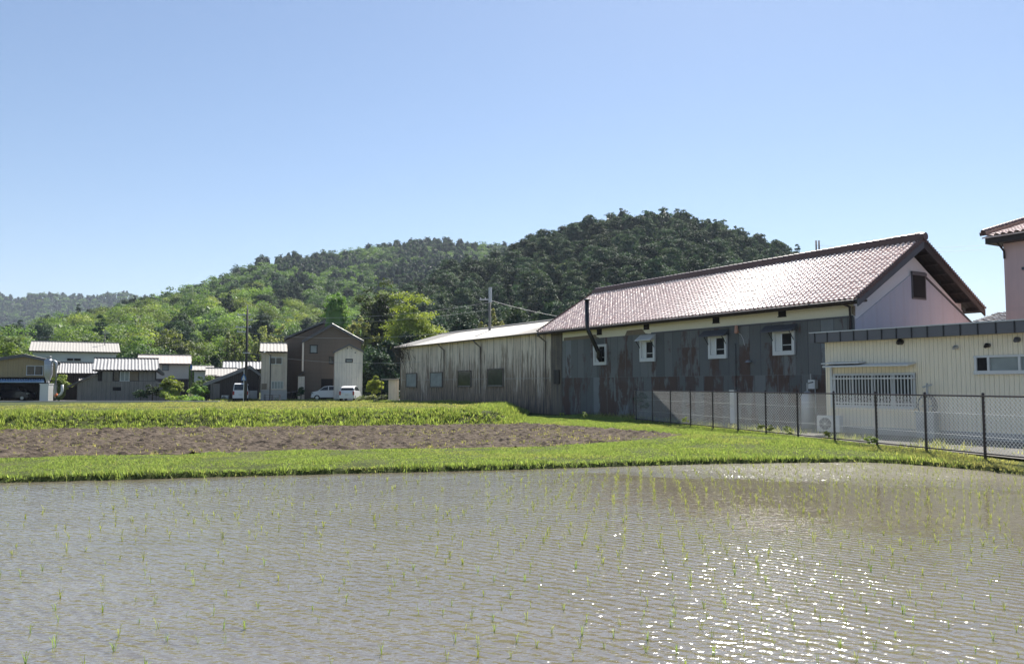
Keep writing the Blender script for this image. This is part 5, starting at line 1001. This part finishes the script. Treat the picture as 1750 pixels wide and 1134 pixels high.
# beige two-storey
t12 = eave_house('beige_building', 'narrow two-storey beige corrugated building left of the brown house', 446, 490.5, 80, 7, 600, 586.5, 'beige_side', 'slate', 'building', rx0=443, rx1=490, pitch=.35, amp=.05)
window(t12, 80, 461, 482, 611, 621.5, 'glass', 'alu', 2); window(t12, 80, 464, 484, 652, 663.5, 'glass_pale', 'alu', 4, .05); box_px(t12, 'base_course', 80, 445.6, 490.6, 666, 686, 'concrete', .05); box_px(t12, 'patch', 80, 447, 456, 655, 665, 'tan_board', .04)
q = XX(466, 77); rk = thing('metal_rack', 'low dark metal rack standing before the beige two-storey building', 'rack', (q, 77, RZ)); [MB().box(-.75, .75, -.2, .2, z_, z_ + .05).build('shelf', M['fascia'], rk) for z_ in (.1, .35, .6)]; [MB().box(x_ - .03, x_ + .03, y_ - .03, y_ + .03, 0, .66).build('leg', M['fascia'], rk) for x_ in (-.72, 0, .72) for y_ in (-.17, .17)]
# brown house
t13 = gable_house('brown_house', 'tall dark brown gabled house with a pale corrugated annexe', 520, 617, 84, 9, 581, 580, 566.5, 553.5, 'brown_side', 'tile_dark', ov=.25)
cx13 = t13.location.x; mb = MB(); pq = lambda px, py, Y: ((XX(px, 84) - cx13) * Y / 84, ZZ(py, Y))
mb.prism([pq(491, 690, 87), pq(556, 690, 87), pq(556, 553, 87), pq(491, 582, 87)], 'y', 3, 9.5); mb.build('rear_wall', M['brown_side'], t13)
a, b = pq(557, 550.6, 87), pq(487.5, 581.5, 87); mb = MB(); mb.hexa([(b[0], 2.6, b[1]), (b[0], 9.8, b[1]), (b[0], 9.8, b[1] + .22), (b[0], 2.6, b[1] + .22)], [(a[0], 2.6, a[1]), (a[0], 9.8, a[1]), (a[0], 9.8, a[1] + .22), (a[0], 2.6, a[1] + .22)]); mb.build('rear_roof', M['tile_dark'], t13)
window(t13, 84, 530.5, 542, 591, 602.5, 'glass_pale', 'black_metal', 1, .09); window(t13, 84, 563, 570, 610, 621, 'glass', 'black_metal', 1); box_px(t13, 'door', 84, 549, 569, 647, 686, 'dark', .06)
box_px(t13, 'corner_trim', 84, 517, 520, 583, 634, 'white_side', .1); box_px(t13, 'porch_wall', 84, 510, 521, 643, 686, 'white_side', 1.0); mb = MB(); a, b = pq(507, 643, 83), pq(521.5, 633, 83); mb.hexa([(b[0], -1.3, b[1] - .1), (b[0], 0, b[1] - .1), (b[0], 0, b[1]), (b[0], -1.3, b[1])], [(a[0], -1.3, a[1] - .1), (a[0], 0, a[1] - .1), (a[0], 0, a[1]), (a[0], -1.3, a[1])]); mb.build('porch_roof', M['tile_dark'], t13)
# annexe of brown house (parts of it)
mb = MB(); pa = lambda px, py: ((XX(px, 84) - cx13) * 80 / 84, ZZ(py, 80)); mb.prism([pa(569, 690), pa(617, 690), pa(617, 601), pa(593.5, 590), pa(569, 602)], 'y', -4, -2.2); anx = mb.build('annexe', M['white_side'], t13)
for (p, q) in (((566.5, 601.5), (593.5, 588)), ((618.5, 600), (593.5, 588))):
    a, b = pa(*p), pa(*q); mb = MB(); mb.hexa([(a[0], -4.25, a[1] - .1), (a[0], -2, a[1] - .1), (a[0], -2, a[1] + .08), (a[0], -4.25, a[1] + .08)], [(b[0], -4.25, b[1] - .1), (b[0], -2, b[1] - .1), (b[0], -2, b[1] + .08), (b[0], -4.25, b[1] + .08)]); mb.build('roof', M['tile_dark'], anx)
mb = MB(); a, b = pa(587, 619), pa(600, 612.5); mb.box(a[0], b[0], -4.06, -4.001, a[1], b[1]); ww = mb.build('window', M['black_metal'], anx)
mb = MB(); a, b = pa(589, 617.7), pa(598.5, 614.5); mb.box(a[0], b[0], -4.08, -4.061, a[1], b[1]); tag(mb.build('window_pane', M['glass_pale'], anx))
for px, py in ((590.5, 594.5), (597, 594.5), (604, 602)): a = pa(px, py); mb = MB(); mb.tube([(a[0], -4.001, a[1]), (a[0], -4.08, a[1])], .07, 10); mb.build('vent', M['fascia'], anx)
for k, px in enumerate((494, 501, 507)):
    q = XX(px, 82); bn = thing('rubbish_bin', ['squat dark rubbish bin left of the white porch wall', 'dark rubbish bin in the middle of the row by the brown house', 'dark rubbish bin right next to the white porch wall'][k], 'bin', (q, 82 + .3 * k, RZ), 0, 'bins beside the brown house')
    mb = MB(); mb.lathe([(.19, 0), (.24, .75 + .08 * k)], (0, 0, 0), 12); mb.build('body', M['rubber'], bn); mb = MB(); mb.lathe([(.26, 0), (.26, .05), (.1, .1)], (0, 0, .75 + .08 * k), 12); mb.build('lid', M['fascia'], bn)
# small white shed
t14 = thing('garden_shed', 'small white shed with flat overhanging roof left of the long shed', 'shed', (XX(673, 70), 70, 0)); cx14 = t14.location.x
mb = MB(); mb.box(XX(664, 70) - cx14, XX(682, 70) - cx14, 0, 2.2, .3, ZZ(649, 70)); mb.build('wall', M['white_side'], t14); mb = MB(); mb.box(XX(651, 70) - cx14, XX(681, 70) - cx14, -.3, 2.5, ZZ(649, 70) + .002, ZZ(646.5, 70)); mb.build('roof', M['slate'], t14)
mb = MB(); mb.box(XX(652, 70) - cx14, XX(653, 70) - cx14, -.2, -.12, .3, ZZ(649, 70)); mb.build('post', M['brown_eave'], t14)

# the row of houses fans out along the bend of the village road
for t in (t1, t3, t4, t5, t6, t7, t8, t9, t10, t11, t12, t13, t14):
    th = math.atan2(-t.location.x, t.location.y); t.rotation_euler[2] = th + (R(2.5) if t is t13 else 0); t.scale[0] = math.cos(th)

# ------------------------------------------------------------------ poles and wires
def upole(name, label, px, py0, Y, zb, arms, mat, r0=.15, extra=None):
    x, _, zt_ = P(px, py0, Y); t = thing(name, label, 'utility pole', (x, Y, zb)); h = zt_ - zb; mb = MB(); mb.tube([(0, 0, -.3), (0, 0, h)], [r0, r0 * .6], 10); mb.build('pole', M[mat], t, True)
    for (dz, xl, xr_) in arms:
        mb = MB(); mb.bar((xl, 0, h - dz), (xr_, 0, h - dz), .09); mb.build('crossarm', M['steel'], t)
        mb = MB()
        for xx in np.linspace(xl + .08, xr_ - .08, 3): mb.lathe([(.04, 0), (.045, .06), (.02, .10)], (xx, 0, h - dz + .05), 7)
        mb.build('insulator', M['white_metal'], t)
    return t, (x, Y, zb + h)
p1, P1T = upole('utility_pole', 'tall dark utility pole with several crossarms beside the dark barn', 423, 528, 75, RZ, [(.55, -.95, .3), (1.05, -.4, .5), (1.7, -1.05, .4), (2.15, -.95, 0)], 'pole_dark', .15)
mb = MB(); hh1 = P1T[2] - RZ; mb.box(-.25, .25, -.25, .25, hh1 - 4.2 - .0, hh1 - 4.1); mb.build('bracket', M['steel'], p1); MB().tube([(0, 0, hh1 - .0), (0, 0, hh1 + .4)], .04, 6).build('pole_tip', M['steel'], p1)
p2, P2T = upole('utility_pole', 'grey utility pole with one short arm rising behind the long shed roof', 837, 491, 62, GH, [(.95, -.8, .1)], 'pole', .15)
mb = MB(); mb.tube([(0.04, -.05, P2T[2] - GH - 1.2), (0.04, -.05, P2T[2] - GH)], .13, 8); mb.build('sleeve', M['steel'], p2)
for px, lb in ((1394.5, 'left one of two thin poles behind the tiled roof ridge'), (1399.5, 'right one of two thin poles behind the tiled roof ridge')):
    upole('thin_pole', lb, px, 411, 62, GH, [], 'pole', .11)
q = XX(462, 76.5); lp = thing('street_lamp', 'slim dark lamp post with short arm before the beige building', 'street lamp', (q, 76.5, RZ)); h = ZZ(606, 76.5) - RZ
mb = MB(); mb.tube([(0, 0, -.2), (0, 0, h)], .055, 8); mb.build('pole', M['pole_dark'], lp); mb = MB(); mb.tube([(0, 0, h - .1), (-.35, 0, h + .25), (-.55, 0, h + .3)], .03, 6); mb.build('arm', M['pole_dark'], lp); mb = MB(); mb.lathe([(.03, .12), (.10, .05), (.11, 0)], (-.6, 0, h + .2), 10); mb.build('lamp_head', M['white_metal'], lp)
q = XX(417, 74); sg = thing('road_sign', 'blue and white triangular sign on a pale post near the utility pole', 'road sign', (q, 74, RZ))
mb = MB(); mb.tube([(0, 0, -.2), (0, 0, ZZ(632, 74) - RZ)], .035, 8); mb.build('post', M['white_metal'], sg); z0, z1 = ZZ(650, 74) - RZ, ZZ(638, 74) - RZ
mb = MB(); mb.prism([(-.22, z0), (.22, z0), (.22, z0 + .25), (0, z1), (-.22, z0 + .25)], 'y', -.06, -.04); pn = mb.build('panel', M['sign_blue'], sg); mb = MB(); mb.prism([(-.16, z0 + .06), (.16, z0 + .06), (0, z1 - .12)], 'y', -.066, -.0605); mb.build('triangle', M['white_metal'], pn)
q = XX(327, 75); pl = thing('thin_post', 'thin dark post with small blue plate right of the beige house', 'post', (q, 75, RZ)); mb = MB(); mb.tube([(0, 0, -.2), (0, 0, ZZ(617, 75) - RZ)], .03, 6); mb.build('pole', M['pole_dark'], pl); mb = MB(); zq = ZZ(627, 75) - RZ; mb.box(-.1, .1, -.05, -.03, zq - .2, zq + .2); mb.build('plate', M['sign_blue'], pl)
def wire(a, b, sag, label, n=16):
    a, b = Vector(a), Vector(b); pts = [a.lerp(b, i / n) - Vector((0, 0, sag * 4 * (i / n) * (1 - i / n))) for i in range(n + 1)]; mb = MB(); mb.tube(pts, .009, 4, cap=False)
    o = mb.build('power_line', M['steel']); tag(o, label, 'power line', 'overhead wires')
A_ = P1T; B_ = P2T
for k, (dz, sag) in enumerate(((.5, .7), (1.0, .6), (2.2, .7), (4.1, .8))):
    wire((A_[0], A_[1], A_[2] - dz), (B_[0], B_[1], B_[2] - dz * 1.15 - .6), sag, ['topmost wire', 'second wire', 'third wire', 'lowest wire'][k] + ' strung from the dark utility pole to the grey pole behind the shed')
for k, dz in enumerate((.55, 1.7)):
    wire((A_[0], A_[1], A_[2] - dz), (-62, 80, A_[2] - dz + .2), .9, ['upper', 'lower'][k] + ' wire running from the dark utility pole to the left edge')
wire((B_[0], B_[1], B_[2] - 1), P(1100, 556, 64), .4, 'wire running right from the grey pole toward the tiled roof')
for k, (py0, py1) in enumerate(((421, 416), (429, 423))): wire(P(1394, py0 - 2, 62), P(1760, py1 - 4, 48), .35, ['upper', 'lower'][k] + ' thin wire in the sky between the tiled roof and the pink house')

# ------------------------------------------------------------------ nearer trees and shrubs
def T(name, label, px, py_top, py_base, Y, rad, kind, cols, seed, mat='leaf', ncl=60, nlf=80, size=.3, base=.2, cr=.3, zb=None, group=None):
    zb = zb if zb is not None else .3; ztop = ZZ(py_top, Y); h = ztop - zb; return tree_thing(name, label, 'tree', XX(px, Y), Y, zb, kind, h, rad, ncl, nlf, size, cols[0], cols[1], seed, M[mat], base, cr, group)
T('tall_tree', 'tall upright green tree rising behind the brown house', 573, 478, 600, 125, 3.4, 'dome', ((.17, .29, .07), (.28, .42, .10)), 1, ncl=130, nlf=110, size=.34, base=.06, cr=.34)
T('dark_tree', 'dark spreading tree left of the bright yellow-green tree', 650, 475, 650, 118, 4.6, 'broad', ((.022, .045, .015), (.06, .10, .022)), 2, ncl=90, nlf=90, size=.34, base=.1)
T('yellow_green_tree', 'bright yellow-green tree in young leaf behind the long shed', 700, 486, 650, 108, 4.6, 'broad', ((.24, .31, .05), (.52, .58, .11)), 3, ncl=85, nlf=95, size=.30, base=.12, cr=.27)
for k, (px, top, Y, rad, lb) in enumerate(((612, 548, 112, 2.9, 'golden bamboo clump directly right of the brown house roof'), (640, 545, 116, 2.6, 'golden bamboo clump under the dark spreading tree'), (585, 560, 120, 2.2, 'golden bamboo clump peeking behind the brown house gable'), (400, 560, 128, 3.0, 'golden bamboo clump left behind the utility pole'), (440, 550, 132, 3.4, 'golden bamboo clump right behind the utility pole'), (475, 556, 134, 2.8, 'golden bamboo clump above the beige two-storey roof'), (848, 528, 95, 2.0, 'sparse golden bamboo beside the grey pole above the shed roof'), (822, 548, 95, 1.6, 'low golden bamboo left of the grey pole above the shed roof'))):
    T('bamboo', lb, px, top, 650, Y, rad, 'bamboo', BAM, 20 + k, ncl=70, nlf=60, size=.36, base=.3, cr=.24)
for k, (px, top, Y, rad, lb) in enumerate(((635, 585, 100, 3.6, 'dark evergreen in the deep shade right of the brown house'), (668, 575, 102, 3.6, 'dark evergreen just left of the long shed'), (650, 602, 92, 2.6, 'low dark evergreen behind the small white shed'), (700, 565, 104, 3.5, 'dark evergreen behind the far end of the shed roof'), (740, 540, 112, 3.8, 'dark evergreen above the left part of the shed roof'), (622, 618, 95, 2.2, 'low dark evergreen touching the brown house corner'), (790, 520, 118, 4.0, 'dark evergreen left of the grey pole behind the shed roof'), (880, 512, 112, 3.8, 'dark evergreen right of the grey pole behind the shed roof'), (935, 500, 118, 4.0, 'dark evergreen beyond the junction of shed and tiled roof'), (545, 560, 125, 2.2, 'dark evergreen behind the left slope of the brown house roof'))):
    T('evergreen', lb, px, top, 680, Y, rad, 'dome', DARK, 40 + k, 'leaf_dark', ncl=85, nlf=75, size=.36, base=.02, cr=.32)
for k, (px, top, Y, rad, cols, lb) in enumerate(((22, 584, 96, 2.6, YEL, 'yellow-green tree behind the tan house roof'), (-6, 592, 98, 2.2, MID, 'green tree at the left edge behind the tan house'), (102, 637, 80, 1.2, BRIGHT, 'small leafy tree right of the silver dust collector'), (296, 642, 76.5, 1.25, BRIGHT, 'small spreading green tree before the beige house'), (640, 639, 74.5, .85, YEL, 'small round light green tree left of the small white shed'), (338, 600, 118, 2.4, BRIGHT, 'bright tree right behind the beige house'), (365, 590, 122, 2.4, MID, 'green tree behind the ribbed roofs'), (348, 640, 84, 1.3, MID, 'green garden tree between beige house and dark barn'), (20, 560, 130, 3.5, MID, 'broad green tree at the foot of the left hill'), (230, 588, 125, 3.2, MID, 'green tree behind the gap right of the long white building'), (340, 655, 80, 1.0, BRIGHT, 'low bright garden tree beside the dark barn'))):
    T('garden_tree', lb, px, top, 680, Y, rad, 'broad', cols, 60 + k, ncl=46, nlf=70, size=.24 if rad < 1.5 else .32, base=.08 if rad < 1.5 else .12)
for k, (px, top, Y, rad, lb) in enumerate(((262, 654, 76, .9, 'dark leafy shrub climbing the right part of the grey barn'), (242, 664, 75.5, .8, 'dark low shrub at the foot of the grey barn'), (284, 668, 75, .8, 'small yellowish shrub right of the grey barn'), (515, 656, 81.5, .45, 'narrow dark shrub against the white porch of the brown house'), (1105, 653, 41.5, .7, 'dark climbing shrub against the iron wall at the fence end'))):
    T('shrub', lb, px, top, 690, Y, rad, 'broad', (BRIGHT if k == 2 else DARK if k != 4 else ((.03, .055, .02), (.05, .09, .025))), 80 + k, ncl=26, nlf=60, size=.16, base=.0, zb=RZ if k < 4 else .25)
def bush(name, label, px, py_top, Y, rad, cols, seed, group=None, zb=RZ - .1):
    r = np.random.default_rng(seed); V, Q_, C_ = crown('broad', max(.3, ZZ(py_top, Y) - zb), rad, 24, 50, .14, cols[0], cols[1], r, 0, .35); o = link(name, npmesh(name, V, Q_, M['leaf'], C_)); o.location = (XX(px, Y), Y, zb); return tag(o, label, 'bush', group)
for k, (px, top, Y, rad) in enumerate(((622, 676, 73, .8), (636, 674, 72.5, .9), (650, 673, 72, .9), (300, 676, 74, .9), (316, 677, 74, .8), (335, 676, 74, .9))):
    bush('bush', ['pale grey-green bush right beside the rear-facing white car', 'pale grey-green bush midway between car and small shed', 'pale grey-green bush touching the small white shed', 'low garden bush right of the grey barn', 'low garden bush before the beige house wall', 'low garden bush left of the dark barn'][k], px, top, Y, rad, ((.13, .15, .07), (.22, .24, .12)) if k < 3 else BRIGHT, 120 + k)
# broad-leaved weeds standing out on the bank by the fence
for k, (px, py, h) in enumerate(((1172, 722, .5), (1300, 737, .42), (1316, 738, .36), (1345, 742, .40), (1488, 757, .45), (1412, 745, .3), (1000, 712, .5), (960, 708, .4), (1040, 705, .6))):
    x, y = onz(px, py, .38); z = float(ground_h(np.array([x]), np.array([y]))[0]); r = np.random.default_rng(130 + k)
    V, Q_, C_ = crown('broad', h, h * .38, 10, 14, .07, (.14, .19, .04), (.24, .30, .09), r, .1, .4); o = link('tall_weed', npmesh('tall_weed', V, Q_, M['leaf'], C_)); o.location = (x, y, z)
    tag(o, 'pale leafy weed ' + ('on the grass bank before the fourth fence post from the left', 'by the fence, leftmost of a group of three', 'by the fence, middle of a group of three', 'by the fence, rightmost of a group of three', 'at the fence before the barred window', 'at the fence before the air conditioner', 'right of the ploughed soil tip under the iron wall', 'in the shade under the left end of the iron wall', 'against the iron wall below its second window')[k], 'weed', 'tall weeds on the grass bank')

# ------------------------------------------------------------------ haze
mb = MB(); mb.box(-3600, 3600, -120, 3600, -4, 420); hz = mb.build('haze', M['water']); hz.data.materials.clear()
m = bpy.data.materials.new('haze_air'); m.use_nodes = True; nt = m.node_tree; nt.nodes.clear(); pv = nd(nt, 'ShaderNodeVolumePrincipled'); pv.inputs['Color'].default_value = (.72, .82, 1, 1); pv.inputs['Density'].default_value = 0.00013; pv.inputs['Anisotropy'].default_value = .2
o = nd(nt, 'ShaderNodeOutputMaterial'); nt.links.new(pv.outputs[0], o.inputs['Volume']); hz.data.materials.append(m); tag(hz, kind='stuff'); hz['label'] = 'thin pale blue air haze over the whole valley'; hz['category'] = 'haze'
